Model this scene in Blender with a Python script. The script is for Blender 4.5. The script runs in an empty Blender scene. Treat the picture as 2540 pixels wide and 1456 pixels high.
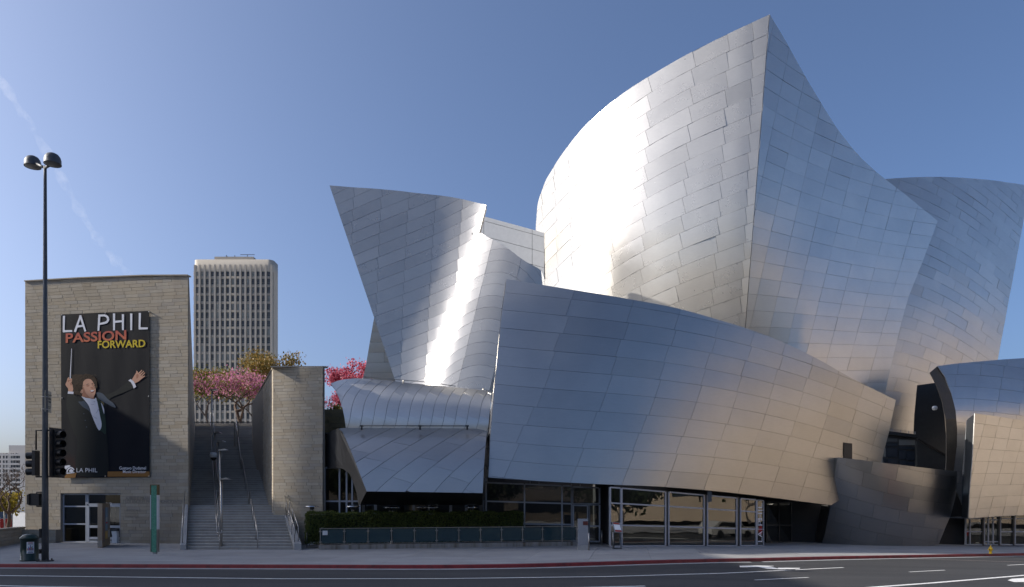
import bpy, bmesh, math, random
import numpy as np
from mathutils import Vector, Matrix, Euler
R = math.radians
rng = random.Random(7)
S = bpy.context.scene
COL = S.collection

# ------------------------------------------------------------------ camera, sky, sun, exposure
F = 1800.0; CX = 1270.0; HY = 1243.0; CAMZ = 2.67        # the photograph measured on a 2540 x 1456 grid
cam_d = bpy.data.cameras.new("camera"); cam = bpy.data.objects.new("camera", cam_d); COL.objects.link(cam)
cam.location = (0, 0, CAMZ); cam.rotation_euler = (R(90), 0, 0)
cam_d.sensor_fit = 'HORIZONTAL'; cam_d.sensor_width = 36.0; cam_d.lens = 36.0 * F / 2540.0
cam_d.shift_y = (HY - 728.0) / 2540.0
cam_d.clip_start = 0.1; cam_d.clip_end = 30000
S.camera = cam

sun_el, sun_az = R(29), R(-89)
SUN = Vector((math.sin(sun_az)*math.cos(sun_el), math.cos(sun_az)*math.cos(sun_el), math.sin(sun_el)))
W_ = bpy.data.worlds.new("World"); S.world = W_; W_.use_nodes = True
nt = W_.node_tree; nt.nodes.clear()
sky = nt.nodes.new("ShaderNodeTexSky"); sky.sky_type = 'NISHITA'; sky.sun_disc = False
sky.sun_elevation = sun_el; sky.sun_rotation = sun_az; sky.altitude = 100
sky.air_density = 0.7; sky.dust_density = 4.6; sky.ozone_density = 4.8
bg = nt.nodes.new("ShaderNodeBackground"); bg.inputs[1].default_value = 0.095
wo = nt.nodes.new("ShaderNodeOutputWorld")
nt.links.new(sky.outputs[0], bg.inputs[0]); nt.links.new(bg.outputs[0], wo.inputs[0])
sl = bpy.data.lights.new("sun", 'SUN'); sl.energy = 3.1; sl.angle = R(0.53); sl.color = (1.0, 0.93, 0.83)
so = bpy.data.objects.new("sun", sl); COL.objects.link(so); so.location = (-60, 0, 60)
so.rotation_euler = SUN.to_track_quat('Z', 'Y').to_euler()
S.view_settings.view_transform = 'Standard'; S.view_settings.look = 'None'
S.view_settings.exposure = 1.04; S.view_settings.gamma = 1.0; S.view_settings.use_curve_mapping = False
S.cycles.max_bounces = 8; S.cycles.glossy_bounces = 5; S.cycles.transparent_max_bounces = 12
S.cycles.sample_clamp_indirect = 6.0; S.cycles.use_denoising = True
S.cycles.volume_bounces = 0

# ------------------------------------------------------------------ helpers
def P3(x, y, D):
    return Vector(((x - CX) / F * D, D, CAMZ + (HY - y) / F * D))
def ground_z(X):
    t = X - 4.0
    if t <= 0: return 0.0
    return -0.02 * min(t, 46.0) * min(1.0, t / 8.0)
KP = [(-400, 40), (-60, 32.5), (-21.7, 30.8), (-1.2, 30.15), (6, 32.4), (15.3, 37.6), (32, 45), (60, 57.5), (400, 210)]
def kerb_y(X):
    def lin(x):
        for (a, b), (c, d) in zip(KP, KP[1:]):
            if x <= c: return b + (d - b) * (x - a) / (c - a)
        return KP[-1][1]
    return sum(lin(X + k) for k in (-3, -1.5, 0, 1.5, 3)) / 5
def on_ground(x, y, dz=0.0):
    """the ground point seen at x, y"""
    D = 40.0
    for _ in range(30):
        X = (x - CX) / F * D
        D = (CAMZ - ground_z(X) - dz) * F / (y - HY)
    X = (x - CX) / F * D
    return Vector((X, D, ground_z(X) + dz))
def tag(o, label=None, cat=None, group=None, kind=None):
    if label: o['label'] = label
    if cat: o['category'] = cat
    if group: o['group'] = group
    if kind: o['kind'] = kind
    return o
def thing(name, label, cat, loc=(0, 0, 0), group=None, rz=0):
    o = bpy.data.objects.new(name, None); COL.objects.link(o)
    o.location = loc; o.rotation_euler = (0, 0, rz); o.empty_display_size = 0.3
    return tag(o, label, cat, group)
class MB:
    def __init__(s): s.v = []; s.f = []; s.m = []; s.sm = []
    def add(s, vs, fs, mi=0, smooth=False):
        b = len(s.v); s.v.extend([tuple(p) for p in vs])
        for f in fs: s.f.append([b + i for i in f]); s.m.append(mi); s.sm.append(smooth)
        return s
    def box(s, x0, x1, y0, y1, z0, z1, mi=0):
        return s.add([(x0,y0,z0),(x1,y0,z0),(x1,y1,z0),(x0,y1,z0),(x0,y0,z1),(x1,y0,z1),(x1,y1,z1),(x0,y1,z1)],
              [(0,3,2,1),(4,5,6,7),(0,1,5,4),(1,2,6,5),(2,3,7,6),(3,0,4,7)], mi)
    def obox(s, c, ax, ay, az, mi=0):
        """box about c with half axes ax ay az (vectors)"""
        c, ax, ay, az = map(Vector, (c, ax, ay, az))
        vs = [c + i*ax + j*ay + k*az for k in (-1,1) for (i,j) in ((-1,-1),(1,-1),(1,1),(-1,1))]
        return s.add(vs, [(0,3,2,1),(4,5,6,7),(0,1,5,4),(1,2,6,5),(2,3,7,6),(3,0,4,7)], mi)
    def beam(s, a, b, w, h, mi=0, up=(0,0,1)):
        a, b = Vector(a), Vector(b); d = (b - a)
        u = Vector(up); side = d.cross(u)
        if side.length < 1e-6: side = d.cross(Vector((1,0,0)))
        side.normalize(); u = side.cross(d).normalized()
        return s.obox((a+b)/2, d/2, side*w/2, u*h/2, mi)
    def tube(s, pts, r, n=8, mi=0, caps=True, smooth=True):
        pts = [Vector(p) for p in pts]; rs = r if isinstance(r, (list, tuple)) else [r]*len(pts)
        vs = []; prev = None
        for i, p in enumerate(pts):
            d = (pts[min(i+1, len(pts)-1)] - pts[max(i-1, 0)]).normalized()
            if prev is None:
                a = d.orthogonal().normalized()
            else:
                a = (prev - d * prev.dot(d))
                a = a.normalized() if a.length > 1e-6 else d.orthogonal().normalized()
            prev = a; b = d.cross(a)
            vs += [p + (a*math.cos(2*math.pi*k/n) + b*math.sin(2*math.pi*k/n))*rs[i] for k in range(n)]
        fs = [(i*n+k, i*n+(k+1)%n, (i+1)*n+(k+1)%n, (i+1)*n+k) for i in range(len(pts)-1) for k in range(n)]
        s.add(vs, fs, mi, smooth)
        if caps:
            b0 = len(s.v) - len(vs)
            s.f.append([b0 + k for k in range(n)][::-1]); s.m.append(mi); s.sm.append(False)
            s.f.append([b0 + (len(pts)-1)*n + k for k in range(n)]); s.m.append(mi); s.sm.append(False)
        return s
    def lathe(s, prof, c=(0,0,0), n=24, mi=0, smooth=True):
        """prof: (radius, z) pairs; r 0 closes"""
        vs = []; c = Vector(c)
        for r, z in prof: vs += [c + Vector((r*math.cos(2*math.pi*k/n), r*math.sin(2*math.pi*k/n), z)) for k in range(n)]
        fs = [(i*n+k, i*n+(k+1)%n, (i+1)*n+(k+1)%n, (i+1)*n+k) for i in range(len(prof)-1) for k in range(n)]
        return s.add(vs, fs, mi, smooth)
    def prism(s, poly, ext, mi=0, smooth=False):
        """poly: 3-D loop (front, counter-clockwise seen from the front); ext: vector to the back"""
        poly = [Vector(p) for p in poly]; n = len(poly); e = Vector(ext)
        s.add(poly + [p + e for p in poly], [list(range(n)), list(range(2*n-1, n-1, -1))] + [(i, i+n, (i+1)%n+n, (i+1)%n) for i in range(n)], mi, smooth)
        return s
    def build(s, name, mats, parent=None, local=False):
        me = bpy.data.meshes.new(name); me.from_pydata(s.v, [], s.f)
        mats = mats if isinstance(mats, (list, tuple)) else [mats]
        for m in mats: me.materials.append(m)
        if len(mats) > 1: me.polygons.foreach_set("material_index", s.m)
        if any(s.sm): me.polygons.foreach_set("use_smooth", s.sm)
        me.update()
        o = bpy.data.objects.new(name, me); COL.objects.link(o)
        if parent is not None:
            o.parent = parent
            if not local and parent.type == 'EMPTY':
                o.matrix_parent_inverse = Matrix.LocRotScale(parent.location, parent.rotation_euler, None).inverted()
        return o
def fix_normals(o):
    bm = bmesh.new(); bm.from_mesh(o.data); bmesh.ops.recalc_face_normals(bm, faces=bm.faces); bm.to_mesh(o.data); bm.free()
    return o
def dup_tree(o, parent=None):
    c = o.copy(); COL.objects.link(c); c.parent = parent
    for ch in list(o.children): dup_tree(ch, c)
    return c
def smooth_curve(pts, n=6):
    """Catmull-Rom through 2-D points"""
    out = []
    for i in range(len(pts)-1):
        p0 = pts[max(i-1,0)]; p1 = pts[i]; p2 = pts[i+1]; p3 = pts[min(i+2, len(pts)-1)]
        for k in range(n):
            t = k/n
            out.append(tuple(0.5*((2*p1[j]) + (-p0[j]+p2[j])*t + (2*p0[j]-5*p1[j]+4*p2[j]-p3[j])*t*t + (-p0[j]+3*p1[j]-3*p2[j]+p3[j])*t**3) for j in (0,1)))
    out.append(tuple(pts[-1])); return out
def clip_rect(poly, x0, x1, y0, y1):
    for ax, lim, sg in ((0,x0,1),(0,x1,-1),(1,y0,1),(1,y1,-1)):
        out = []
        for i in range(len(poly)):
            a = poly[i-1]; b = poly[i]; da = (a[ax]-lim)*sg; db = (b[ax]-lim)*sg
            if (da >= 0) != (db >= 0):
                t = da/(da-db); out.append(tuple(a[j] + (b[j]-a[j])*t for j in range(2)))
            if db >= 0: out.append(b)
        poly = out
        if len(poly) < 3: return []
    return poly
def area2(p): return 0.5*sum(p[i-1][0]*p[i][1]-p[i][0]*p[i-1][1] for i in range(len(p)))

# ------------------------------------------------------------------ materials
def new_mat(name):
    m = bpy.data.materials.new(name); m.use_nodes = True
    n = m.node_tree.nodes; l = m.node_tree.links
    return m, n, l, n["Principled BSDF"]
def N(n, typ, **kw):
    o = n.new(typ)
    for k, v in kw.items():
        if k.startswith('i'): o.inputs[int(k[1:])].default_value = v
        else: setattr(o, k, v)
    return o
def rand_value(n, l):
    """one value per object, and per island inside a joined one"""
    oi = N(n, "ShaderNodeObjectInfo"); ge = N(n, "ShaderNodeNewGeometry")
    ad = N(n, "ShaderNodeMath", operation='ADD'); fr = N(n, "ShaderNodeMath", operation='FRACT')
    l.new(oi.outputs["Random"], ad.inputs[0]); l.new(ge.outputs["Random Per Island"], ad.inputs[1]); l.new(ad.outputs[0], fr.inputs[0])
    return fr.outputs[0]
def ramp(n, l, src, stops, interp='LINEAR'):
    r = N(n, "ShaderNodeValToRGB"); r.color_ramp.interpolation = interp
    e = r.color_ramp.elements
    while len(e) < len(stops): e.new(0.5)
    for el, (p, c) in zip(e, stops):
        el.position = p; el.color = tuple(c) + (1,) if len(c) == 3 else c
    l.new(src, r.inputs[0]); return r.outputs[0]
def noise(n, l, scale, detail=4, rough=0.55, vec=None, dist=0.0):
    t = N(n, "ShaderNodeTexNoise"); t.inputs["Scale"].default_value = scale; t.inputs["Detail"].default_value = detail
    t.inputs["Roughness"].default_value = rough; t.inputs["Distortion"].default_value = dist
    if vec is None:
        g = N(n, "ShaderNodeNewGeometry"); vec = g.outputs["Position"]
    l.new(vec, t.inputs["Vector"]); return t.outputs["Fac"]
def mapped(n, l, scale, rot=(0,0,0)):
    g = N(n, "ShaderNodeNewGeometry"); mp = N(n, "ShaderNodeMapping")
    mp.inputs["Scale"].default_value = scale; mp.inputs["Rotation"].default_value = rot
    l.new(g.outputs["Position"], mp.inputs["Vector"]); return mp.outputs[0]
def mul(n, l, a, b, fac=1.0):
    m = N(n, "ShaderNodeMix", data_type='RGBA', blend_type='MULTIPLY'); m.inputs[0].default_value = fac
    for s, x in ((6, a), (7, b)):
        if isinstance(x, tuple): m.inputs[s].default_value = x + (1,)
        else: l.new(x, m.inputs[s])
    return m.outputs[2]
def bump(n, l, b, h, strength=0.2, dist=0.02):
    u = N(n, "ShaderNodeBump"); u.inputs["Strength"].default_value = strength; u.inputs["Distance"].default_value = dist
    l.new(h, u.inputs["Height"]); l.new(u.outputs[0], b.inputs["Normal"]); return u
def plain(name, col, rough=0.6, metal=0.0, var=0.12, scale=3.0, spec=0.5, bmp=0.0, rv=False):
    m, n, l, b = new_mat(name)
    nz = noise(n, l, scale)
    lo, hi = 1 - var, 1 + var
    c = ramp(n, l, nz, [(0.25, tuple(min(1, k*lo) for k in col)), (0.75, tuple(min(1, k*hi) for k in col))])
    if rv: c = mul(n, l, c, ramp(n, l, rand_value(n, l), [(0, (0.78,)*3), (1, (1.0,)*3)]))
    l.new(c, b.inputs["Base Color"])
    b.inputs["Roughness"].default_value = rough; b.inputs["Metallic"].default_value = metal
    b.inputs["Specular IOR Level"].default_value = spec
    if bmp: bump(n, l, b, noise(n, l, scale*8, 5), bmp, 0.01)
    return m
def steel_mat(name, base, rough, broad=0.4, var=1.0):
    m, n, l, b = new_mat(name)
    rv = rand_value(n, l)
    c = ramp(n, l, rv, [(0, tuple(k*(1-0.11*var) for k in base)), (0.5, base), (0.93, tuple(min(1, k*(1+0.05*var)) for k in base)), (1, tuple(k*(1-0.2*var) for k in base))])
    st = noise(n, l, 0.35, 5, 0.6)
    c = mul(n, l, c, ramp(n, l, st, [(0.3, (0.9, 0.9, 0.91)), (0.7, (1.0, 1.0, 1.0))]))
    fine = noise(n, l, 1.0, 4, 0.6, mapped(n, l, (2.5, 2.5, 14)))
    c = mul(n, l, c, ramp(n, l, fine, [(0.3, (0.95,)*3), (0.7, (1.0,)*3)]))
    n.remove(b); g = N(n, "ShaderNodeBsdfAnisotropic"); g.distribution = 'BECKMANN'
    out = [x for x in n if x.type == 'OUTPUT_MATERIAL'][0]; g2 = N(n, "ShaderNodeBsdfAnisotropic"); g2.distribution = 'BECKMANN'; g2.inputs["Roughness"].default_value = 0.84; l.new(c, g2.inputs["Color"])
    mx = N(n, "ShaderNodeMixShader"); mx.inputs[0].default_value = broad; l.new(g.outputs[0], mx.inputs[1]); l.new(g2.outputs[0], mx.inputs[2]); l.new(mx.outputs[0], out.inputs[0])
    l.new(c, g.inputs["Color"])
    ad = N(n, "ShaderNodeMath", operation='MULTIPLY_ADD'); ad.inputs[1].default_value = 0.06*var; ad.inputs[2].default_value = rough - 0.03
    l.new(rv, ad.inputs[0])
    a2 = N(n, "ShaderNodeMath", operation='MULTIPLY_ADD'); a2.inputs[1].default_value = 0.08
    l.new(st, a2.inputs[0]); l.new(ad.outputs[0], a2.inputs[2]); l.new(a2.outputs[0], g.inputs["Roughness"])
    bump(n, l, g, noise(n, l, 0.9, 2, 0.4), 0.10, 0.05)
    return m
def stone_mat(name, tones):
    m, n, l, b = new_mat(name)
    c = ramp(n, l, rand_value(n, l), [(i/(len(tones)-1), t) for i, t in enumerate(tones)])
    big = ramp(n, l, noise(n, l, 0.5, 5, 0.6), [(0.3, (0.86, 0.86, 0.87)), (0.7, (1, 1, 1))])
    c = mul(n, l, c, big)
    vein = ramp(n, l, noise(n, l, 1.0, 5, 0.6, mapped(n, l, (1.0, 1.0, 3.5)), 0.4), [(0.3, (0.93, 0.92, 0.91)), (0.65, (1, 1, 1))])
    c = mul(n, l, c, vein)
    run = ramp(n, l, noise(n, l, 1.0, 4, 0.6, mapped(n, l, (1.3, 1.3, 0.07))), [(0.28, (0.86, 0.86, 0.87)), (0.5, (1, 1, 1))])
    c = mul(n, l, c, run)
    l.new(c, b.inputs["Base Color"]); b.inputs["Roughness"].default_value = 0.85; b.inputs["Specular IOR Level"].default_value = 0.25
    bump(n, l, b, noise(n, l, 22, 6, 0.7), 0.15, 0.01)
    return m
def leaf_mat(name, tones, trans=0.3, rough=0.55):
    m, n, l, b = new_mat(name)
    c = ramp(n, l, rand_value(n, l), [(i/(len(tones)-1), t) for i, t in enumerate(tones)])
    l.new(c, b.inputs["Base Color"]); b.inputs["Roughness"].default_value = rough; b.inputs["Specular IOR Level"].default_value = 0.2
    tr = N(n, "ShaderNodeBsdfTranslucent"); l.new(c, tr.inputs[0])
    mx = N(n, "ShaderNodeMixShader"); mx.inputs[0].default_value = trans
    out = [x for x in n if x.type == 'OUTPUT_MATERIAL'][0]
    l.new(b.outputs[0], mx.inputs[1]); l.new(tr.outputs[0], mx.inputs[2]); l.new(mx.outputs[0], out.inputs[0])
    return m
def glass_mat(name, tint=(0.55, 0.6, 0.6), ior=1.9, rough=0.0, wav=0.0):
    m, n, l, b = new_mat(name); n.remove(b)
    out = [x for x in n if x.type == 'OUTPUT_MATERIAL'][0]
    t = N(n, "ShaderNodeBsdfTransparent"); t.inputs[0].default_value = tint + (1,)
    g = N(n, "ShaderNodeBsdfGlossy"); g.inputs["Roughness"].default_value = rough; g.inputs[0].default_value = (0.92, 0.95, 0.95, 1)
    fr = N(n, "ShaderNodeFresnel"); fr.inputs[0].default_value = ior
    mx = N(n, "ShaderNodeMixShader")
    l.new(fr.outputs[0], mx.inputs[0]); l.new(t.outputs[0], mx.inputs[1]); l.new(g.outputs[0], mx.inputs[2]); l.new(mx.outputs[0], out.inputs[0])
    if wav:
        u = N(n, "ShaderNodeBump"); u.inputs["Strength"].default_value = wav; u.inputs["Distance"].default_value = 0.05
        l.new(noise(n, l, 0.9, 1, 0.4), u.inputs["Height"]); l.new(u.outputs[0], g.inputs["Normal"])
    return m
M = {}
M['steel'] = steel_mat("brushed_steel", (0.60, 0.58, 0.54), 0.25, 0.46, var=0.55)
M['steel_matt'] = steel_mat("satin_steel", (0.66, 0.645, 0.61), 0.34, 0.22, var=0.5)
M['steel_dark'] = steel_mat("weathered_steel", (0.36, 0.35, 0.335), 0.36, var=0.6)
M['steel_shade'] = steel_mat("shade_darkened_steel", (0.47, 0.46, 0.44), 0.33, 0.15, var=0.6)  # same steel as the sails, darkened to carry their dimmer, shaded reflections
M['gap'] = plain("joint_dark", (0.14, 0.14, 0.142), 0.7)
M['stone'] = stone_mat("sandstone", [(0.39,0.33,0.245),(0.455,0.395,0.305),(0.42,0.362,0.275),(0.475,0.42,0.335),(0.40,0.358,0.295),(0.435,0.366,0.268),(0.46,0.41,0.33)])
M['mortar'] = plain("stone_joint", (0.20, 0.18, 0.155), 0.9)
M['asphalt'] = None
M['white_metal'] = plain("painted_metal_pale", (0.62, 0.63, 0.63), 0.45, 0, 0.05)
M['frame'] = plain("aluminium_frame", (0.36, 0.39, 0.44), 0.4, 0.15, 0.06)
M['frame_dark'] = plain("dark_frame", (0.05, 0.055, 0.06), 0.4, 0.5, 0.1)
M['rail'] = plain("rail_steel", (0.36, 0.345, 0.32), 0.35, 1.0, 0.05)
M['pole'] = plain("pole_paint", (0.075, 0.08, 0.085), 0.5, 0.3, 0.15)
M['edge_shade'] = plain("wing_edge_shade", (0.085, 0.068, 0.05), 0.45, 0.3, 0.1)  # steel edge; its dark reflection and shade are put into this brown
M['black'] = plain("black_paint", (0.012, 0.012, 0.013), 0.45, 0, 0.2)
M['lens'] = plain("dark_lens", (0.02, 0.02, 0.02), 0.15)
M['concrete'] = plain("concrete", (0.33, 0.33, 0.325), 0.85, 0, 0.16, 1.2, 0.3, 0.2)
M['glass'] = glass_mat("window_glass", (0.5, 0.55, 0.55), 1.85, 0.0, 0.06)
M['glass_fence'] = glass_mat("fence_glass", (0.30, 0.42, 0.45), 1.6, 0.12)
def teal_mat():
    m = M['glass_fence']; n = m.node_tree.nodes; l = m.node_tree.links
    out = [x for x in n if x.type == 'OUTPUT_MATERIAL'][0]; src = out.inputs[0].links[0].from_socket
    d = N(n, "ShaderNodeBsdfDiffuse"); d.inputs[0].default_value = (.055, .105, .12, 1); mx = N(n, "ShaderNodeMixShader"); mx.inputs[0].default_value = .55
    l.new(src, mx.inputs[1]); l.new(d.outputs[0], mx.inputs[2]); l.new(mx.outputs[0], out.inputs[0])
teal_mat()
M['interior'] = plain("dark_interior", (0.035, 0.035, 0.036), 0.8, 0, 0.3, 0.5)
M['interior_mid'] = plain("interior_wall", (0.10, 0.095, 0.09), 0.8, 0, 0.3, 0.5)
M['white'] = plain("white_print", (0.78, 0.78, 0.78), 0.6, 0, 0.02)
M['bark'] = plain("bark", (0.085, 0.06, 0.045), 0.9, 0, 0.35, 5, 0.2, 0.4)
M['bark_grey'] = plain("bark_grey", (0.11, 0.095, 0.085), 0.9, 0, 0.3, 5, 0.2, 0.4)
M['tower'] = plain("tower_concrete", (0.45, 0.405, 0.34), 0.85, 0, 0.06, 0.05)
M['tower_dark'] = plain("tower_spandrel", (0.37, 0.33, 0.275), 0.85, 0, 0.06, 0.05)
M['apartment'] = plain("apartment_render", (0.52, 0.49, 0.45), 0.85, 0, 0.05, 0.05)
M['beige'] = plain("beige_cladding", (0.48, 0.375, 0.27), 0.85, 0, 0.08, 0.1)
def window_mat(name, a, b_):
    m, n, l, b = new_mat(name)
    c = ramp(n, l, rand_value(n, l), [(0, a), (0.72, a), (0.8, b_), (1, tuple(k*1.3 for k in b_))])
    l.new(c, b.inputs["Base Color"]); b.inputs["Roughness"].default_value = 0.12
    return m
M['far_glass'] = window_mat("far_window_glass", (0.035, 0.045, 0.06), (0.16, 0.17, 0.17))

# ------------------------------------------------------------------ ground, road, kerb, pavement
def ground_mats():
    m, n, l, b = new_mat("asphalt")
    a = ramp(n, l, noise(n, l, 0.25, 6, 0.6, mapped(n, l, (0.35, 2.2, 1))), [(0.3, (0.04, 0.041, 0.043)), (0.7, (0.062, 0.062, 0.063))])
    g = ramp(n, l, noise(n, l, 45, 3, 0.7), [(0.35, (0.72,)*3), (0.62, (1.12,)*3)])
    c = mul(n, l, a, g)
    tr = ramp(n, l, noise(n, l, 0.8, 3, 0.5, mapped(n, l, (0.06, 1.1, 1))), [(0.35, (0.82,)*3), (0.6, (1,)*3)])
    c = mul(n, l, c, tr)
    l.new(c, b.inputs["Base Color"]); b.inputs["Roughness"].default_value = 0.82; b.inputs["Specular IOR Level"].default_value = 0.3
    bump(n, l, b, noise(n, l, 60, 3, 0.7), 0.5, 0.01); M['asphalt'] = m
    m, n, l, b = new_mat("paving_concrete")
    a = ramp(n, l, rand_value(n, l), [(0, (0.325, 0.32, 0.31)), (1, (0.385, 0.38, 0.37))])
    st = ramp(n, l, noise(n, l, 0.5, 6, 0.65), [(0.3, (0.8, 0.8, 0.81)), (0.7, (1, 1, 1))])
    c = mul(n, l, a, st)
    sp = ramp(n, l, noise(n, l, 2.6, 2, 0.5), [(0.66, (1, 1, 1)), (0.75, (0.82,)*3)])
    c = mul(n, l, c, sp)
    c = mul(n, l, c, ramp(n, l, noise(n, l, 1.0, 5, 0.7, mapped(n, l, (0.15, 1.3, 1))), [(0.3, (0.85, 0.85, 0.86)), (0.65, (1, 1, 1))]))
    l.new(c, b.inputs["Base Color"]); b.inputs["Roughness"].default_value = 0.8; b.inputs["Specular IOR Level"].default_value = 0.3
    bump(n, l, b, noise(n, l, 30, 4, 0.7), 0.2, 0.01); M['paving'] = m
    m, n, l, b = new_mat("red_kerb_paint")
    a = ramp(n, l, noise(n, l, 2.0, 6, 0.7), [(0.28, (0.07, 0.012, 0.012)), (0.5, (0.20, 0.018, 0.02)), (0.75, (0.25, 0.028, 0.03))])
    l.new(a, b.inputs["Base Color"]); b.inputs["Roughness"].default_value = 0.6; M['red_kerb'] = m
    m, n, l, b = new_mat("road_paint")
    a = ramp(n, l, noise(n, l, 6, 6, 0.75), [(0.3, (0.5, 0.5, 0.49)), (0.5, (0.74, 0.74, 0.72)), (0.8, (0.8, 0.8, 0.78))])
    l.new(a, b.inputs["Base Color"]); b.inputs["Roughness"].default_value = 0.6; M['paint'] = m
    M['pink_paint'] = plain("worn_paint", (0.30, 0.24, 0.22), 0.7, 0, 0.2, 4)
ground_mats()
def strip(name, mat, ya, yb, dz, x0=-400, x1=400, step=4.0, kind='structure', rows=1, parent=None):
    mb = MB(); n = int((x1-x0)/step) + 1
    xs = [x0 + (x1-x0)*i/(n-1) for i in range(n)]
    vs = [(x, ya(x) + (yb(x)-ya(x))*j/rows, ground_z(x) + dz) for j in range(rows+1) for x in xs]
    fs = [(j*n+i, j*n+i+1, (j+1)*n+i+1, (j+1)*n+i) for j in range(rows) for i in range(n-1)]
    mb.add(vs, fs); o = mb.build(name, mat, parent)
    if kind: o['kind'] = kind
    return o
strip('ground', M['concrete'], lambda x: -600, lambda x: 3000, -0.40, -2500, 2500, 20)
strip('road', M['asphalt'], lambda x: kerb_y(x) - 23.0, lambda x: kerb_y(x), -0.15, -400, 400, 1.5)
pav = strip('pavement', M['gap'], lambda x: kerb_y(x) + 0.18, lambda x: kerb_y(x) + 26, -0.035, -90, 90, 1.5)
strip('far_pavement', M['paving'], lambda x: kerb_y(x) - 33.0, lambda x: kerb_y(x) - 23.0, -0.02, -400, 400, 1.5)
# kerb: real step with its red painted faces
mb = MB(); xs = [-120 + 1.5*i for i in range(161)]
prof = [(0.0, -0.16), (0.02, -0.02), (0.05, 0.002), (0.19, 0.002), (0.19, -0.16)]
vs = [(x, kerb_y(x) + p, ground_z(x) + z) for p, z in prof for x in xs]; n = len(xs)
mb.add(vs, [(j*n+i, j*n+i+1, (j+1)*n+i+1, (j+1)*n+i) for j in range(4) for i in range(n-1)])
mb.build('kerb', M['red_kerb'])['kind'] = 'structure'
strip('gutter', M['concrete'], lambda x: kerb_y(x) - 0.45, lambda x: kerb_y(x) - 0.02, -0.146, -120, 120, 1.5)
# pavement slabs
rows_y = [0.2, 1.75, 4.6, 7.5, 10.4, 13.4, 17.0, 21.0]
lens = 3.05
for r in range(len(rows_y)-1):
    x = -45.0
    while x < 48:
        a, b_ = x + 0.008, x + lens - 0.008
        vs = []
        for (xx, yy) in ((a, rows_y[r]+0.008), (b_, rows_y[r]+0.008), (b_, rows_y[r+1]-0.008), (a, rows_y[r+1]-0.008)):
            vs.append((xx + yy*0.16 - 0.5, kerb_y(xx) + yy, ground_z(xx) + rng.uniform(-0.001, 0.001)))
        c = sum((v[1] for v in vs))/4; cxm = sum(v[0] for v in vs)/4
        x += lens
        if abs(cxm) > 0.78*c: continue
        mb = MB(); lo = [(v[0], v[1], v[2]-0.03) for v in vs]
        mb.add(vs + lo, [(0,1,2,3), (0,4,5,1), (1,5,6,2), (2,6,7,3), (3,7,4,0)])
        mb.build('paving_slab', M['paving'], pav)
# painted lane lines: pairs of points seen in the photograph, laid on the road
def lane(name, pts, w, mat, step=3):
    mb = MB(); P = []
    for (a, b) in zip(pts, pts[1:]):
        k = max(2, int(abs(b[0]-a[0])/40))
        for i in range(k): P.append((a[0]+(b[0]-a[0])*i/k, a[1]+(b[1]-a[1])*i/k))
    P.append(pts[-1]); G = [on_ground(x, y, -0.146) for x, y in P]
    vs = []
    for i, g in enumerate(G):
        d = (G[min(i+1, len(G)-1)] - G[max(i-1, 0)]); d.z = 0; d.normalize(); s = Vector((-d.y, d.x, 0))*w/2
        vs += [g - s, g + s]
    mb.add(vs, [(2*i, 2*i+2, 2*i+3, 2*i+1) for i in range(len(G)-1)])
    o = mb.build(name, mat); o['kind'] = 'structure'; return o
lane('lane_line', [(-40, 1427), (300, 1431), (700, 1435.5), (1100, 1435), (1500, 1430), (1800, 1421.5), (2092, 1407.5)], 0.16, M['paint'])
lane('lane_line', [(-40, 1452), (200, 1456.5), (600, 1461), (1000, 1461), (1420, 1457.5), (1600, 1453.5)], 0.16, M['paint'])
lane('lane_line', [(1872, 1438.5), (2005, 1432)], 0.12, M['paint'])
lane('lane_line', [(2256, 1418.5), (2344, 1414)], 0.12, M['paint'])
lane('lane_line', [(2499, 1402), (2580, 1398)], 0.12, M['paint'])
lane('lane_line', [(2130, 1459), (2310, 1446), (2540, 1427), (2600, 1422)], 0.22, M['paint'])
lane('lane_line', [(2160, 1383.5), (2330, 1387.5), (2600, 1396)], 0.12, M['pink_paint'])
def flat(name, pts, mat, dz=-0.146):
    mb = MB(); mb.add([on_ground(x, y, dz) for x, y in pts], [list(range(len(pts)))[::-1]])
    o = fix_normals(mb.build(name, mat)); o['kind'] = 'structure'; return o
flat('road_arrow', [(1834,1403.5),(1880,1402.6),(1930,1404),(1905,1404.6),(1925,1408),(1985,1408.6),(1983,1410.6),(1935,1412),(1905,1410.6),(1880,1406.4),(1836,1407)], M['paint'])
flat('road_arrow', [(2499,1439),(2510,1435.5),(2540,1433.5),(2600,1430),(2600,1440),(2540,1443.5),(2515,1443.5)], M['paint'])

# ------------------------------------------------------------------ things out of the frame that light, shade and mirror in the metal and the glass
def facade_building(name, label, corner, ang, L, depth, H, mat, bands=0, bays=0, z0=-0.6, base_open=0):
    """corner: left front corner seen from its street side; ang: direction of its front in plan"""
    t = thing(name, label, 'building', (corner[0], corner[1], z0))
    d = Vector((math.cos(ang), math.sin(ang), 0)); nrm = Vector((d.y, -d.x, 0)); c = Vector((corner[0], corner[1], z0))
    mb = MB(); mb.prism([c, c + d*L, c + d*L + Vector((0,0,H)), c + Vector((0,0,H))], nrm*-depth); fix_normals(mb.build('wall', mat, t))
    for k in range(bands):
        z = base_open + (k+0.35)*(H-base_open)/bands; h = (H-base_open)/bands*0.42
        for j in range(bays):
            w = L/bays
            m2 = MB(); m2.obox(c + d*(w*(j+0.5)) + Vector((0,0,z+h/2)) + nrm*0.02, d*w*0.42, nrm*0.06, Vector((0,0,h/2)))
            m2.build('window', M['far_glass'], t)
    return t
facade_building('parking_structure', 'long beige parking building across the street facing the concert hall', (45, -24), math.pi, 120, 25, 12.5, M['beige'], 3, 8)
facade_building('beige_office', 'sunlit beige office block across the street on the far side', (108, 62), math.pi + R(58), 82, 30, 30, M['beige'], 5, 9, base_open=2)
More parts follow.
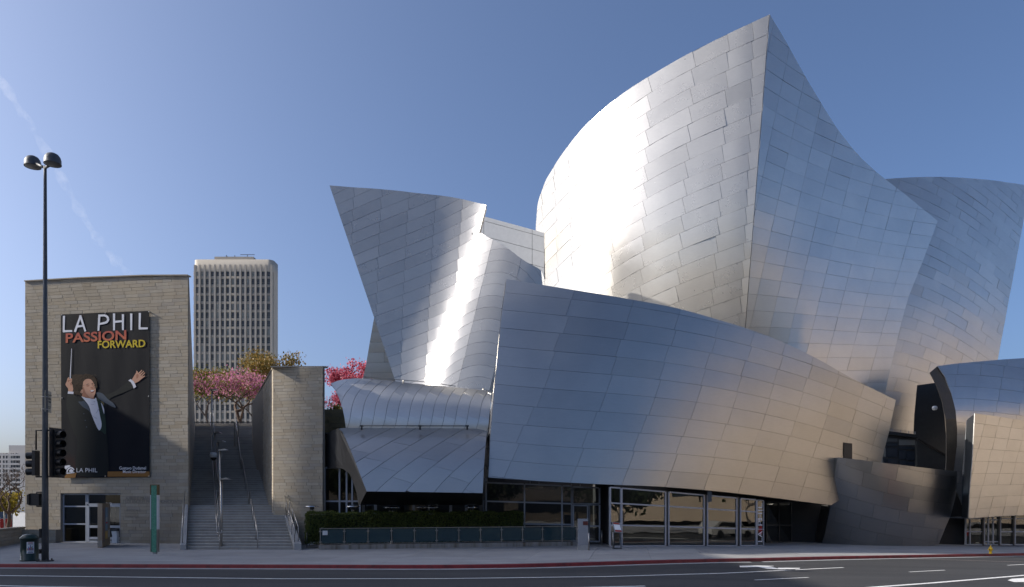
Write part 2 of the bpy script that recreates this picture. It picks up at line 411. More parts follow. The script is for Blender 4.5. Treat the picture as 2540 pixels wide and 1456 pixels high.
tt = thing('shade_block', 'unseen high rise slab shaped to throw shade on the road', 'building', (-62, 34, 0))
for nm, prof, dx in (('wing', [(16, 0), (39.5, 0), (39.5, 40), (16, 40)], 0), ('shaft', [(39.55, 0), (45.7, 0), (45.05, 55), (44.9, 51), (44.2, 47), (42.0, 43), (39.55, 41)], -.05), ('shoulder', [(43.5, 0), (47.7, 0), (47.3, 29), (43.5, 29)], -.1)):
    mb = MB(); mb.prism([(-62+dx, y, z) for y, z in prof], (-18, 0, 0)); fix_normals(mb.build(nm, M['apartment'], tt))  # added out of view; outline shaped by where its shadow should fall

# ------------------------------------------------------------------ the concert hall: cladding tools
def fitter(samples, basis):
    """samples: (x, y, value)"""
    A = np.array([basis((x-1270)/500, (y-800)/500) for x, y, _ in samples]); b = np.array([v for *_, v in samples])
    k, *_ = np.linalg.lstsq(A, b, rcond=None)
    return lambda x, y: float(np.dot(basis((x-1270)/500, (y-800)/500), k))
B3 = lambda x, y: (1, x, y, x*x, x*y, y*y)
B4 = lambda x, y: (1, x, y, x*x, x*y, y*y, x*x*x, x*x*y, x*y*y)
B5 = lambda x, y: (1, x, y, x*x, x*y, y*y, x*x*x, x*x*y, x*y*y, y*y*y)
BQ = lambda x, y: (1, x, y, x*x, x*y)
BL_ = lambda x, y: (1, x, y)
def conv(x0, y0, sc):
    """a crop at source x0, y0 enlarged by sc -> the measuring grid"""
    k = 0.62012
    return lambda x, y: ((x0 + x/sc)*k, (y0 + y/sc)*k)
def rows_of(cv, table):
    return [(*cv(x, y), r) for r, pts in table.items() for x, y in pts]
hall = thing('concert_hall', 'concert hall of curved brushed steel sails beside the stone stairs', 'concert hall', (10, 48, 0))
ALLP = []          # every panel: (area in the picture, part, mesh builder)
class Face:
    def __init__(s, name, outline, depth, thick, mat='steel', back=None):
        s.o = outline if area2(outline) < 0 else outline[::-1]     # same winding for all
        s.dep = depth; s.name = name; s.mat = mat
        s.parent = s.backing(name, thick, back)
    def P(s, x, y): return P3(x, y, s.dep(x, y))
    def nrm(s, x, y):
        e = 1.5
        n = (s.P(x+e, y) - s.P(x-e, y)).cross(s.P(x, y-e) - s.P(x, y+e))
        n.normalize(); v = Vector((0, 0, CAMZ)) - s.P(x, y)
        return n if n.dot(v) > 0 else -n
    def mesh(s, mb, loops_grid, off, mi=0):
        pass
    def backing(s, name, thick, back):
        """the sheet behind the panels, closed to the back"""
        xs = [p[0] for p in s.o]; ys = [p[1] for p in s.o]
        g = 26.0; mb = MB(); idx = {}
        def vid(x, y):
            k = (round(x, 2), round(y, 2))
            if k not in idx:
                idx[k] = len(mb.v); mb.v.append(tuple(s.P(x, y) - s.nrm(x, y)*0.07))
            return idx[k]
        x = min(xs)
        while x < max(xs):
            y = min(ys)
            while y < max(ys):
                p = clip_rect(s.o, x, x+g, y, y+g)
                q = []
                for a in p:
                    i = vid(*a)
                    if i not in q: q.append(i)
                if len(q) > 2: mb.f.append(q); mb.m.append(0); mb.sm.append(True)
                y += g
            x += g
        # rim and sides
        dens = []
        for i in range(len(s.o)):
            a = s.o[i-1]; b = s.o[i]; k = max(1, int(math.hypot(b[0]-a[0], b[1]-a[1])/20))
            dens += [(a[0]+(b[0]-a[0])*j/k, a[1]+(b[1]-a[1])*j/k) for j in range(k)]
        ring = [s.P(*p) - s.nrm(*p)*0.004 for p in dens]; n = len(ring); b0 = len(mb.v)
        ext = Vector((0, thick, 0))
        mb.v += [tuple(p) for p in ring] + [tuple(p + ext) for p in ring]
        for i in range(n):
            mb.f.append([b0+i, b0+(i+1)%n, b0+n+(i+1)%n, b0+n+i]); mb.m.append(1); mb.sm.append(False)
        return mb.build(name, [M['gap'], M[s.mat if back is None else back]], hall)
    def clad(s, r, sj, lean=0.0, stag=0.0, gap_m=0.013, nx=3, ny=2, pillow=0.014, tilt=0.010, r0=0.0, jit=0.0, seed=1, pred=None):
        """r(x,y): row number; sj(x,y): joint number along a row"""
        rg = random.Random(seed)
        dens = []
        for i in range(len(s.o)):
            a = s.o[i-1]; b = s.o[i]; k = max(1, int(math.hypot(b[0]-a[0], b[1]-a[1])/10))
            dens += [(a[0]+(b[0]-a[0])*j/k, a[1]+(b[1]-a[1])*j/k) for j in range(k)]
        # table for the inverse
        xs = np.linspace(min(p[0] for p in s.o)-15, max(p[0] for p in s.o)+15, 60); ys = np.linspace(min(p[1] for p in s.o)-15, max(p[1] for p in s.o)+15, 60)
        T = np.array([(x, y, sj(x, y), r(x, y)) for x in xs for y in ys])
        def inv(S_, R_):
            d = ((T[:,2]-S_)*2)**2 + (T[:,3]-R_)**2
            x, y = T[int(d.argmin())][:2]
            for _ in range(7):
                f0 = sj(x, y) - S_; f1 = r(x, y) - R_
                if abs(f0) + abs(f1) < 1e-5: break
                a = (sj(x+.5, y)-sj(x-.5, y)); b = (sj(x, y+.5)-sj(x, y-.5)); c = (r(x+.5, y)-r(x-.5, y)); d_ = (r(x, y+.5)-r(x, y-.5))
                det = a*d_-b*c
                if abs(det) < 1e-12: break
                x -= max(-25, min(25, (d_*f0-b*f1)/det)); y -= max(-25, min(25, (-c*f0+a*f1)/det))
            return x, y
        SR = [(sj(*p), r(*p)) for p in dens]
        ra = math.floor(min(p[1] for p in SR)-r0); rb = math.ceil(max(p[1] for p in SR)-r0)
        for k in range(ra, rb):
            lo, hi = k + r0, k + 1 + r0; off = stag*k + jit*rg.uniform(-1, 1)
            # slant the joints: s' = s - lean*(r - mid)
            sk = [(a - lean*(b-(lo+hi)/2) - off, b) for a, b in SR]
            band = clip_rect(sk, -1e4, 1e4, lo, hi)
            if len(band) < 3: continue
            ja = math.floor(min(p[0] for p in band)); jb = math.ceil(max(p[0] for p in band))
            for j in range(ja, jb):
                cell = clip_rect(band, j, j+1, lo, hi)
                if len(cell) < 3 or abs(area2(cell)) < 0.004: continue
                mid = (sum(p[0] for p in cell)/len(cell), sum(p[1] for p in cell)/len(cell))
                cx, cy = inv(mid[0] + lean*(mid[1]-(lo+hi)/2) + off, mid[1])
                D = s.dep(cx, cy); gp = gap_m*F/D/2
                gs = gp*max(abs(sj(cx+1, cy)-sj(cx, cy)), 1e-5); gr = gp*max(math.hypot(r(cx, cy+1)-r(cx, cy), r(cx+1, cy)-r(cx, cy)), 1e-5)
                cell = clip_rect(band, j+gs, j+1-gs, lo+gr, hi-gr)
                if len(cell) < 3: continue
                nn = s.nrm(cx, cy); h = pillow*rg.uniform(0.3, 1.6); ta = rg.gauss(0, tilt*.5); tb = rg.gauss(0, tilt*.5); ph = rg.uniform(0, 6.28)
                mb = MB(); idx = {}; edge = {}
                def vid(a, b):
                    kk = (round(a, 4), round(b, 4))
                    if kk not in idx:
                        x, y = inv(a + lean*(b-(lo+hi)/2) + off, b)
                        u = min(1, max(0, a-j)); v = min(1, max(0, b-lo))
                        dz = h*(4*u*(1-u))*(0.5+0.5*(4*v*(1-v))) + ta*(u-.5)*2 + tb*(v-.5)*2 + 0.003*math.sin(u*9+ph)
                        idx[kk] = len(mb.v); mb.v.append(tuple(s.P(x, y) + nn*dz))
                    return idx[kk]
                ar = 0
                for a in range(nx):
                    for b in range(ny):
                        x0 = j+gs + (1-2*gs)*a/nx; x1 = j+gs + (1-2*gs)*(a+1)/nx; y0 = lo+gr + (1-2*gr)*b/ny; y1 = lo+gr + (1-2*gr)*(b+1)/ny
                        p = clip_rect(cell, x0, x1, y0, y1); q = []
                        for c_ in p:
                            i = vid(*c_)
                            if i not in q: q.append(i)
                        if len(q) > 2:
                            mb.f.append(q); mb.m.append(0); mb.sm.append(True)
                            for e0, e1 in zip(q, q[1:]+q[:1]):
                                if (e1, e0) in edge: edge.pop((e1, e0))
                                else: edge[(e0, e1)] = 1
                if not mb.f: continue
                # orientation and returned edges
                v0 = [Vector(mb.v[i]) for i in mb.f[0]]; fn = Vector((0,0,0))
                for a in range(1, len(v0)-1): fn += (v0[a]-v0[0]).cross(v0[a+1]-v0[0])
                flip = fn.dot(nn) < 0
                if flip: mb.f = [q[::-1] for q in mb.f]
                dup = {}
                def lowv(i):
                    if i not in dup:
                        dup[i] = (len(mb.v), len(mb.v)+1); mb.v.append(mb.v[i]); mb.v.append(tuple(Vector(mb.v[i]) - nn*0.06))
                    return dup[i]
                for (e0, e1) in edge:
                    a, a2 = lowv(e0); b, b2 = lowv(e1)
                    mb.f.append([a, a2, b2, b] if not flip else [b, b2, a2, a]); mb.m.append(0); mb.sm.append(False)
                px = [((p[0])/p[1], (p[2]-CAMZ)/p[1]) for p in mb.v]
                ALLP.append((abs((max(p[0] for p in px)-min(p[0] for p in px))*(max(p[1] for p in px)-min(p[1] for p in px)))*min(1, abs(area2(cell))), s, mb))
        return s
def place_panels(limit=300):
    ALLP.sort(key=lambda t: -t[0])
    rest = {}
    for i, (a, s, mb) in enumerate(ALLP):
        if i < limit: mb.build('steel_panel', M[s.mat], s.parent)
        else: rest.setdefault(s, []).append(mb)
    for s, L in rest.items():
        big = MB()
        for mb in L:
            b = len(big.v); big.v += mb.v; big.f += [[b+i for i in f] for f in mb.f]; big.m += mb.m; big.sm += mb.sm
        o = big.build('small_steel_panels', M[s.mat], s.parent); o['kind'] = 'stuff'
def table_of(pts):
    """piecewise-linear x(y)"""
    pts = sorted(pts, key=lambda p: p[1]); ys = [p[1] for p in pts]; xs = [p[0] for p in pts]
    return lambda y: float(np.interp(y, ys, xs))

# ---- the tall sail, left side: a convex sheet from the far limb to the arris
cA = conv(2120, 40, 2.24); cB = conv(2120, 690, 2.24)
bl_out = smooth_curve([(1909.3,35.9),(1806,83.8),(1705,135),(1609.5,190),(1544.5,232.4),(1469.7,294.7),(1425.4,341.8),(1385.3,395.8),(1365.9,427.9),(1353.5,450),(1338.2,491.6),(1331.3,533),(1332.7,583),(1338.2,638.3),(1342.4,666),(1347.4,704.7),(1352,765)], 4)
bl_out += [(1500,795),(1700,840),(1845.4,865)]
ts = np.linspace(0, 1, 200); X0, D0, X2, D2, m2 = 2.6, 74.0, 17.8, 52.4, -0.22
D1 = D2 - m2*(X2-X0)
bx = X0*(1-ts)**2 + 2*X0*ts*(1-ts) + X2*ts**2; bd = D0*(1-ts)**2 + 2*D1*ts*(1-ts) + D2*ts**2
bpx = CX + F*bx/bd
o_ = np.argsort(bpx); bpx_s, bd_s = bpx[o_], bd[o_]
arris = lambda y: 1909.3 + (1849.5-1909.3)*(y-35.9)/(812-35.9)
px_l, px_r = float(bpx.min()), float(bpx.max())
def d_arris(y): return 52.4 + (1.5*((y-400)/412)**2 if y > 400 else 0.5*((400-y)/364)**2)
def dBL(x, y):
    u = (x - 1330)/(arris(y) - 1330); xx = px_l + max(0.0, u)*(px_r-px_l)
    return float(np.interp(xx, bpx_s, bd_s)) + d_arris(y) - 52.4
bl_out = [(x - (1.3 if abs(x - arris(y)) < 2 else 0), y) for x, y in bl_out]
sBL = Face('tall_sail_west', bl_out, dBL, 2.5)
rBL = fitter(rows_of(cA, {1:[(2138,213),(1815,355),(1450,535),(1100,722),(540,1150),(350,1345)],2:[(2125,388),(1805,523),(1440,700),(1098,885),(400,1440)],3:[(2110,560),(1790,693),(1430,863),(1088,1047)],5:[(2083,898),(1770,1030),(1410,1193),(1073,1366)],7:[(2058,1237),(1752,1360)]})
  + rows_of(cB, {7:[(1395,60),(1065,222),(775,405),(545,570),(350,745)],8:[(2045,-51),(1740,65),(1385,220),(1055,380),(775,552),(550,718),(355,890)],9:[(2033,113),(1735,228),(1378,378),(1050,537),(775,703),(545,870)],10:[(2020,275),(1720,390),(1365,535),(1043,690),(767,855)],12:[(1995,605),(1697,708),(1345,850),(1028,1000)],13:[(1980,768),(1690,865),(1335,1005)],14:[(1967,930),(1675,1027),(1330,1160)],15:[(1955,1088),(1660,1180)],16:[(1942,1245)]}), B5)
cols = {1:[cA(1795,285),cA(1770,625),cB(1715,160),cB(1677,645),cB(1640,1117)],2:[cA(1427,465),cA(1420,635),cB(1365,155),cB(1345,470),cB(1325,790),cB(1313,1095)],3:[cA(1083,660),cA(1070,983),cB(1045,163),cB(1030,475),cB(1015,785),cB(1008,937)],4:[cA(790,860),cB(765,195),cB(760,495),cB(757,790),cB(755,935)],5:[cB(535,270),cB(533,540),cB(530,810)],6:[cA(340,1310),cB(345,140),cB(348,420),cB(360,700),cB(370,980)],7:[cB(205,50),cB(215,450),cB(235,870)],8:[cB(120,250),cB(130,500),cB(150,780)]}
sBLs = fitter([(x, y, -k) for k, pts in cols.items() for x, y in pts], B4)
sBL.clad(rBL, sBLs, lean=0.12, gap_m=.015, pillow=0.028, tilt=0.012, seed=3)
# ---- the tall sail, right side
cC = conv(2960, 50, 1.9415); cD = conv(2960, 800, 1.8195)
br_out = [(1909.3,35.9)] + smooth_curve([(1909.7,36.2),(1953.8,110.9),(1995.3,185.9),(2034.3,252),(2074.2,315.3),(2119.9,374.4),(2171,424.5),(2234.9,474.3),(2325.7,548.2)], 3) + [(2288.9,647.8),(2253,737.4),(2236,797.7),(2213.9,888.7),(2195.2,978.4),(2190,1000),(2050,960),(1845.4,865)]
dBRf = fitter([(1909,36,53.1),(1880,420,52.6),(1849,812,52.2),(2325,548,61.0),(2195,978,57.8),(2080,330,55.6),(2090,600,55.3),(2030,850,54.2),(2250,740,58.9)], B3)
def dBR(x, y): return dBRf(x, y) + (d_arris(y) - dBRf(arris(y), y))*max(0.0, 1 - max(0, x-arris(y))/150)
sBR = Face('tall_sail_east', br_out, dBR, 2.5, 'steel_matt')
rBR = fitter(rows_of(cC, {1:[(220,165),(360,245)],2:[(212,303),(332,380),(495,488)],3:[(203,440),(330,518),(470,605),(622,692)],4:[(193,578),(280,628),(445,722),(592,815),(747,890)],5:[(185,718),(415,850),(570,932),(742,1015),(890,1075)],6:[(173,853),(390,968),(545,1045),(695,1118),(870,1182),(1050,1232)],7:[(163,992),(365,1088),(520,1157),(670,1223),(838,1285),(1020,1343),(1230,1385)],8:[(155,1128),(338,1207),(495,1277),(640,1332),(810,1390)],9:[(142,1265),(312,1330)]})
  + rows_of(cD, {11:[(105,68),(240,108),(388,150),(530,192),(855,272),(1050,300)],12:[(95,192),(213,222),(505,298),(828,368),(1175,425),(1330,445)],13:[(88,315),(340,370),(632,435),(975,490),(1285,530)],14:[(78,440),(315,480),(608,537),(948,585),(1255,620)],15:[(72,562),(292,593),(583,637),(925,678),(1225,708)],16:[(62,683),(265,703),(557,738),(900,772),(1200,798)],17:[(50,803),(385,825),(697,850),(1035,877),(1175,885)],18:[(45,922),(360,935),(672,950),(1013,967),(1150,973)],19:[(360,1043),(645,1045),(990,1058)],20:[(620,1143),(795,1147),(1110,1152)]}), B5)
cols = {0:[cC(470,660),cC(445,785),cC(390,1028),cC(338,1268),cD(240,165),cD(188,395),cD(135,630),cD(82,865)],1:[cC(592,870),cC(545,1100),cC(495,1330),cD(388,205),cD(340,435),cD(292,650),cD(240,875)],2:[cC(695,1170),cC(640,1390),cD(530,245),cD(480,455),cD(435,665),cD(385,880)],3:[cC(838,1340),cD(682,300),cD(632,485),cD(583,690),cD(532,900)],4:[cD(855,320),cD(803,510),cD(752,710),cD(697,905)],5:[cD(1000,445),cD(948,630),cD(900,820),cD(848,1005)],6:[cD(1175,475),cD(1115,655),cD(1060,830),cD(1013,1010)]}
sBRs0 = fitter([(x, y, k) for k, pts in cols.items() for x, y in pts], B3)
sBR.clad(rBR, sBRs0, pillow=0.010, tilt=0.010, seed=5)
# ---- the far sail at the right
cE = conv(3500, 680, 1.8205)
fr_out = smooth_curve([(2170,447),(2199,443.8),(2272.6,439.4),(2327,438.7),(2376.5,440.4),(2422.5,443.8),(2461.6,447.2),(2497.4,452.4),(2540,458.5),(2557,462)], 3) + [(2540,541),(2510,703),(2477,880),(2466,940),(2340,965),(2285,1000),(2285,1180),(2180,1180)]
dFR = fitter([(2200,700,65.5),(2200,440,66.5),(2540,600,70.5),(2540,460,71.5),(2370,600,67.0),(2200,1000,65.0),(2470,900,68.5)], B3)
sFR = Face('far_sail', fr_out, dFR, 2.5, 'steel_matt')
rFR = fitter(rows_of(cE, {0:[(455,400),(745,575),(1000,797)],6:[(280,832),(515,935),(660,1010),(790,1100),(925,1205)],11:[(170,1215),(440,1330),(600,1400)],-5:[(460,50),(700,190),(865,320),(1060,500)],3:[(365,617),(620,750),(960,1000)]}), B3)
sFR.clad(rFR, lambda x, y: (x + 0.3*y)/58.0, stag=0.37, jit=0.12, pillow=0.008, tilt=0.012, seed=8)
# ---- the left sail: a concave leaf folding into a convex one along a crease
cF = conv(1280, 720, 3.1653); cG = conv(1280, 1100, 3.1653); c3 = conv(1200, 700, 1.456)
crease = table_of([(1212,480),(1201,529),(1189.5,575.8),(1175.8,613),(1154.2,682.1),(1134.6,742.8),(1115,801.6),(1095.5,858.4),(1081.7,901.5),(1072.9,934.8),(1064,965),(1050,1010)])
def d_cr(y): return 54.0 + 1.6*(940-y)/440
PX = 0.031
def dLL(x, y):
    u = max(-40.0, crease(y) - x)
    return d_cr(y) + PX*(1.25*29*(1-math.exp(-max(u,0)/29)) - 0.05*u + (1.2*u if u < 0 else 0)) + 0.0000*u
ll_out = smooth_curve([(817.3,459.8),(870.2,464.1),(926,467.7),(981.8,472.6),(1039.6,479.4),(1095.5,485.3),(1139.5,492.5),(1176.8,501.4),(1206.1,508.2)], 3) + [(1201,529),(1189.5,575.8),(1175.8,613),(1154.2,682.1),(1134.6,742.8),(1115,801.6),(1095.5,858.4),(1081.7,901.5),(1072.9,934.8),(1066,962),(1052,1000),(990,1000),(980,943.6),(927,785)]
sLL = Face('left_sail', ll_out, dLL, 0.9)
rLL = fitter(rows_of(cF, {1:[(165,190),(390,90)],2:[(212,318),(425,222),(675,110)],3:[(255,445),(465,347),(800,200),(960,133)],4:[(300,575),(410,525),(800,357),(1105,235),(1255,170)],5:[(340,705),(770,535),(1110,383),(1480,240),(1540,200)],6:[(385,830),(745,683),(1110,535),(1480,380),(1765,235)],7:[(430,958),(745,838),(1115,690),(1490,525),(1780,385),(1955,285)],8:[(472,1085),(755,965),(1130,820),(1470,680),(1810,515),(1935,450)],9:[(515,1217),(745,1110),(1075,1000),(1470,830),(1800,670),(1890,620)],10:[(557,1345),(750,1250),(1110,1140),(1455,985),(1790,825),(1860,790)]})
  + rows_of(cG, {11:[(610,270),(1445,-65+28),(1700,-150)],12:[(650,400),(1085,220),(1430,95)],13:[(690,525),(1420,245),(1700,100)],14:[(730,655),(1415,390),(1690,265)],15:[(775,790),(1410,540),(1640,440)],16:[(820,915),(1400,695),(1580,620)],17:[(865,1040),(1390,850),(1555,775)],18:[(905,1165),(1380,1000),(1525,930)]}), B4)
cols = {0:[cF(425,285),cF(422,600)],1:[cF(760,450),cF(745,620),cF(738,905),cF(727,1180)],2:[cF(1107,310),cF(1100,600),cF(1080,900),cF(1065,1150)],3:[cF(1470,310),cF(1450,600),cF(1430,920),cF(1410,1150),cG(1390,340),cG(1375,640),cG(1350,950)],4:[cF(1800,270),cF(1778,600),cF(1750,910),cF(1715,1200)]}
sLLs = fitter([(x, y, k) for k, pts in cols.items() for x, y in pts], B3)
sLL.clad(rLL, sLLs, lean=0.06, nx=4, pillow=0.005, tilt=0.006, seed=11)
def dLR(x, y):
    v = max(-10.0, x - crease(y)); e = 36.0
    return d_cr(y) + 0.05 - PX*(1.25*e*(1-math.exp(-max(0, v)/e)) + min(0, v)*1.2) + 0.014*PX*max(0.0, v-150)**1.75*0.5
lr_out = [(1189.5,575.8)] + smooth_curve([(1190,576.2),(1218.9,592.5),(1255,613),(1297.8,644.9),(1336,666.2),(1342.5,672.6)], 3) + [(1345.5,704.6),(1350,745),(1262,990),(1056,985),(1064,965),(1073.9,934.8),(1082.7,901.5),(1096.5,858.4),(1116,801.6),(1135.6,742.8),(1155.2,682.1),(1176.8,613)]
sLR = Face('left_sail_fold', lr_out, dLR, 2.0)
rLR = fitter(rows_of(cF, {-1:[(1920,1260),(2115,1195),(2279,1165)],-2:[(1965,1105),(2279,1015)],-3:[(2010,945),(2180,885),(2279,865)],-4:[(2070,780),(2170,745)]}) + rows_of(cG, {0:[(1885,215),(2279,115)],1:[(1840,375),(2279,262)],2:[(1800,530),(2279,410)],3:[(1750,695),(2279,565)],4:[(1700,855),(2265,720)],5:[(1660,1015),(2240,875)],6:[(1615,1170),(2220,1030)],7:[(1545,1340),(2200,1185)]})
  + [(1342, 672+20*k*1.0+8, -3.3+0.62*k) for k in range(0, 3)], B3)
sLR.clad(rLR, lambda x, y: (x + 0.242*y - (cF(2175,815)[0] + 0.242*cF(2175,815)[1]))/82.0, nx=4, pillow=0.006, tilt=0.006, seed=13)
# ---- pale flank behind and the sliver beyond the left sail
wp_out = [(1185,532),(1204,537.6),(1331.9,572.5),(1350,578),(1350,690),(1342.5,671),(1290,640),(1189,578)]
dWP = fitter([(1190,560,69),(1340,600,68),(1260,700,68.5),(1200,700,69)], BL_)
sWP = Face('pale_flank', wp_out, dWP, 2.0, 'white_metal')
sWP.clad(lambda x, y: (y - 0.27*(x-1190) - 545)/38.0, lambda x, y: x/120.0, pillow=0.003, tilt=0.003, gap_m=0.04, seed=14)
sl_out = [(929,782),(990,970),(895,960),(908,905),(917,850)]
sSL = Face('rear_sail', sl_out, lambda x, y: 61.0 + (x-900)*0.002 - (960-y)*0.002, 2.0)
sSL.clad(lambda x, y: (y + 0.02*(x-900) - 900)/25.2, lambda x, y: x/150.0 + 0.25, stag=0.4, seed=15)
# ---- the long low front wall
cL = lambda x, y: (1178.2 + x*0.5111, 649.9 + y*0.5111)
lw_out = smooth_curve([(1256.4,692.3),(1357,708.7),(1530.9,736.8),(1674,763.4),(1781.3,793),(1878.4,823.7),(1960.2,856.9),(2036.9,895.2),(2113.5,938.7),(2221.9,992.3)], 3) + [(2205.5,1069),(2186,1145.7),(2150,1200),(2061.4,1253)] + smooth_curve([(2061.4,1253),(1919.3,1235.1),(1791.5,1219.8),(1638.2,1207),(1510.4,1201.9),(1331.5,1192.7),(1211.4,1184)], 3)[1:] + [(1216.5,1084.3),(1231.9,905.4),(1244.6,777.7)]
dLW = fitter([(1212,1187,41.6),(1255,692,44.6),(1230,940,42.9),(1500,1205,42.0),(1500,725,44.2),(1700,1212,43.8),(1700,770,44.9),(1850,1230,45.6),(1850,813,46.2),(2060,1250,49.4),(2222,992,52.4),(2100,1060,50.0),(1960,857,48.0)], B3)
sLW = Face('front_wall', lw_out, dLW, 1.2, 'steel_shade')
rLW = fitter(rows_of(lambda x, y: cL(x, y), {1:[(145,145),(540,185),(965,262)],2:[(132,230),(470,265),(745,295),(975,330),(1286,388),(1502,451),(1633,497),(1750,545)],3:[(118,320),(438,348),(1160,445),(1286,473),(1503,523),(1610,566),(1746,613)],4:[(110,410),(405,440),(1286,551),(1456,596),(1589,636)],5:[(105,500),(370,525),(890,570),(1440,660),(1690,730)],6:[(90,592),(335,615),(1075,680),(1430,740),(1670,800)],7:[(82,685),(300,700),(800,738),(1250,790),(1540,850),(1650,885)],8:[(78,775),(520,808),(1020,848),(1380,895),(1640,950)],9:[(72,862),(490,895),(965,930),(1330,975),(1600,1020)],10:[(65,955),(740,1008),(1140,1030),(1460,1070),(1730,1108)]}), B5)
cols = {0:[(470,250),(438,395),(370,560),(300,735),(235,915)],1:[(745,240),(690,395),(625,580),(557,760),(490,950),(455,1015)],2:[(975,290),(890,515),(832,700),(770,865),(707,1050)],3:[(1155,400),(1100,580),(1025,800),(967,970),(940,1060)],4:[(1370,380),(1270,660),(1220,825),(1165,1000),(1140,1070)],5:[(1430,690),(1380,850),(1330,1010),(1303,1090)],6:[(1590,640),(1535,820),(1490,960),(1445,1110)],7:[(1690,760),(1640,900),(1590,1040),(1565,1120)]}
sLWs = fitter([(*cL(x, y), k) for k, pts in cols.items() for x, y in pts], B3)
sLW.clad(rLW, sLWs, nx=4, pillow=0.006, tilt=0.007, jit=0.04, seed=21)
# its left return, lit by the sun
ret = [(1255.2,692.3),(1243.2,777.7),(1230.4,905.4),(1215,1084.3),(1209.8,1184),(1195,1187),(1199,1100),(1212,1050),(1222,975),(1232,905),(1243,777)]
Face('front_wall_return', ret, lambda x, y: dLW(1250 if y < 750 else 1222, y) + 0.25 + 1.9*max(0, (1256.4-(1256.4-1211.4)*(y-692)/492) - x)/16.0, 0.5, 'steel', 'steel').clad(lambda x, y: (y-640)/47.0, lambda x, y: x/80.0 + 0.31, pillow=0.004, tilt=0.004, seed=22)
mb = MB(); c = [P3(x, y, dLW(x, y) - 0.07) for x, y in ((2093,1097.5),(2114,1100),(2114,1139),(2093,1139))]
mb.prism(c, (0, 0.35, 0)); mb.build('recess', M['black'], hall)  # black box standing in for the darkness of an opening
# ---- curved bulb at street level to its right
cK = lambda x, y: (2034 + x*0.2002, 1085.2 + y*0.2002)
bb_out = [(2077.6,1134.8),(2130,1140.5),(2186,1147.3),(2276.2,1158.3),(2346.3,1166.3),(2374,1169),(2372,1225),(2358.3,1277.4),(2342.3,1315.4),(2328.3,1350),(2284.3,1356),(2174,1358.5),(2100,1357.5),(2036,1356),(2046,1325),(2060,1252.4),(2069,1190)]
def dBB(x, y):
    t = (1357-y)/220
    return 50.3 - 2.6*t + 0.7*t*t + 2.2*((x-2185+25*t)/165)**2 + (1.2 if False else 0)
sBB = Face('bulging_wall', bb_out, dBB, 1.5, 'steel_shade')
rBB = fitter([(*cK(x, y), r) for r, pts in {1:[(330,345),(780,490),(1145,578),(1400,635)],2:[(215,520),(320,545),(660,640),(1045,735),(1320,780)],3:[(160,660),(530,790),(640,820),(940,885),(1100,920)],4:[(120,830),(460,960),(900,1060)],5:[(80,1010),(420,1120),(900,1210)]}.items() for x, y in pts], B3)
sBB.clad(rBB, lambda x, y: (x + 0.18*y - 2310)/66.0, stag=-0.27, jit=0.1, pillow=0.006, tilt=0.008, seed=23)
# ---- right wing: upper barrel, its thick edge, the lower front
cJ = lambda x, y: (2257.2 + x*0.29828, 868.2 + y*0.29828)
rw_out = [(2326.4,907.9),(2370,902),(2418.3,897.4),(2482.4,892),(2540,888.2),(2610,884),(2610,1075),(2418,1060),(2417,1290),(2400,1286),(2366,1200),(2367.6,1151.6),(2373.5,1106.8),(2374,1062),(2370,1017),(2360,975.6),(2343.7,933.8)]
dRW = lambda x, y: 53.6 + 2.9*(max(0, 1062-y)/170)**2 + 0.010*(x-2400)
sRW = Face('east_wing_upper', rw_out, dRW, 0.08, 'steel_matt')
rRW = fitter([(*cJ(x, y), r) for r, pts in {1:[(290,203),(545,208),(735,225),(870,245),(948,255)],0:[(270,105),(540,110),(755,125),(948,152)],2:[(335,300),(540,305),(710,322),(948,350)],3:[(360,400),(525,405),(690,420),(948,450)],4:[(385,503),(525,508),(668,520),(948,545)]}.items() for x, y in pts], B3)
sRW.clad(rRW, lambda x, y: (x + 0.10*y - 2527)/57.0, stag=-0.06, jit=0.05, ny=3, pillow=0.006, tilt=0.008, seed=24)
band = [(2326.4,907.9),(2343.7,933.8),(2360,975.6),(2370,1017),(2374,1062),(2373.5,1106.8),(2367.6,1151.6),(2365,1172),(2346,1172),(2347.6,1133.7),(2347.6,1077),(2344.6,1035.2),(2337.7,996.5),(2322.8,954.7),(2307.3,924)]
Face('wing_edge', band, lambda x, y: dRW(2374, y) - 0.05 - 0.004*max(0, 2374-x), 0.08, 'edge_shade').clad(lambda x, y: (y-900)/140.0, lambda x, y: x/900.0, pillow=0.003, tilt=0.003, seed=25)
rf_out = [(2418.3,1025.4),(2480,1034),(2540,1044),(2610,1055),(2610,1274),(2540,1277.4),(2470,1281),(2402.5,1285.8),(2406,1215),(2412,1145)]
dRF = lambda x, y: 50.3 + 0.0165*(x-2410) - 0.0012*(1280-y)
sRF = Face('east_wing_front', rf_out, dRF, 0.08, 'steel_matt')
rRF = fitter([(*cJ(x, y), r) for r, pts in {0:[(540,605),(667,622),(780,638),(948,662)],1:[(530,712),(640,722),(750,735),(948,752)],2:[(525,822),(720,833),(948,845)],3:[(520,928),(690,932),(940,938)],4:[(510,1028),(775,1025),(912,1028)],5:[(505,1130),(745,1120),(885,1118)],6:[(495,1230),(720,1212),(948,1205)],7:[(490,1330),(825,1305),(948,1300)]}.items() for x, y in pts], B3)
sRF.clad(rRF, lambda x, y: (x + 0.25*y - 2705)/34.0, stag=0.0, jit=0.03, nx=2, pillow=0.005, tilt=0.008, seed=26)
mb = MB(); mb.add([P3(2418.3,1025.4,50.35), P3(2402.5,1285.8,50.35), P3(2385.5,1283,52.2), P3(2387,1166,52.6), P3(2397.4,1041.8,52.8)], [(0,1,2,3,4)])
fix_normals(mb.build('wing_return', M['frame_dark'], hall))  # steel return; its shade is put in as a near-black colour
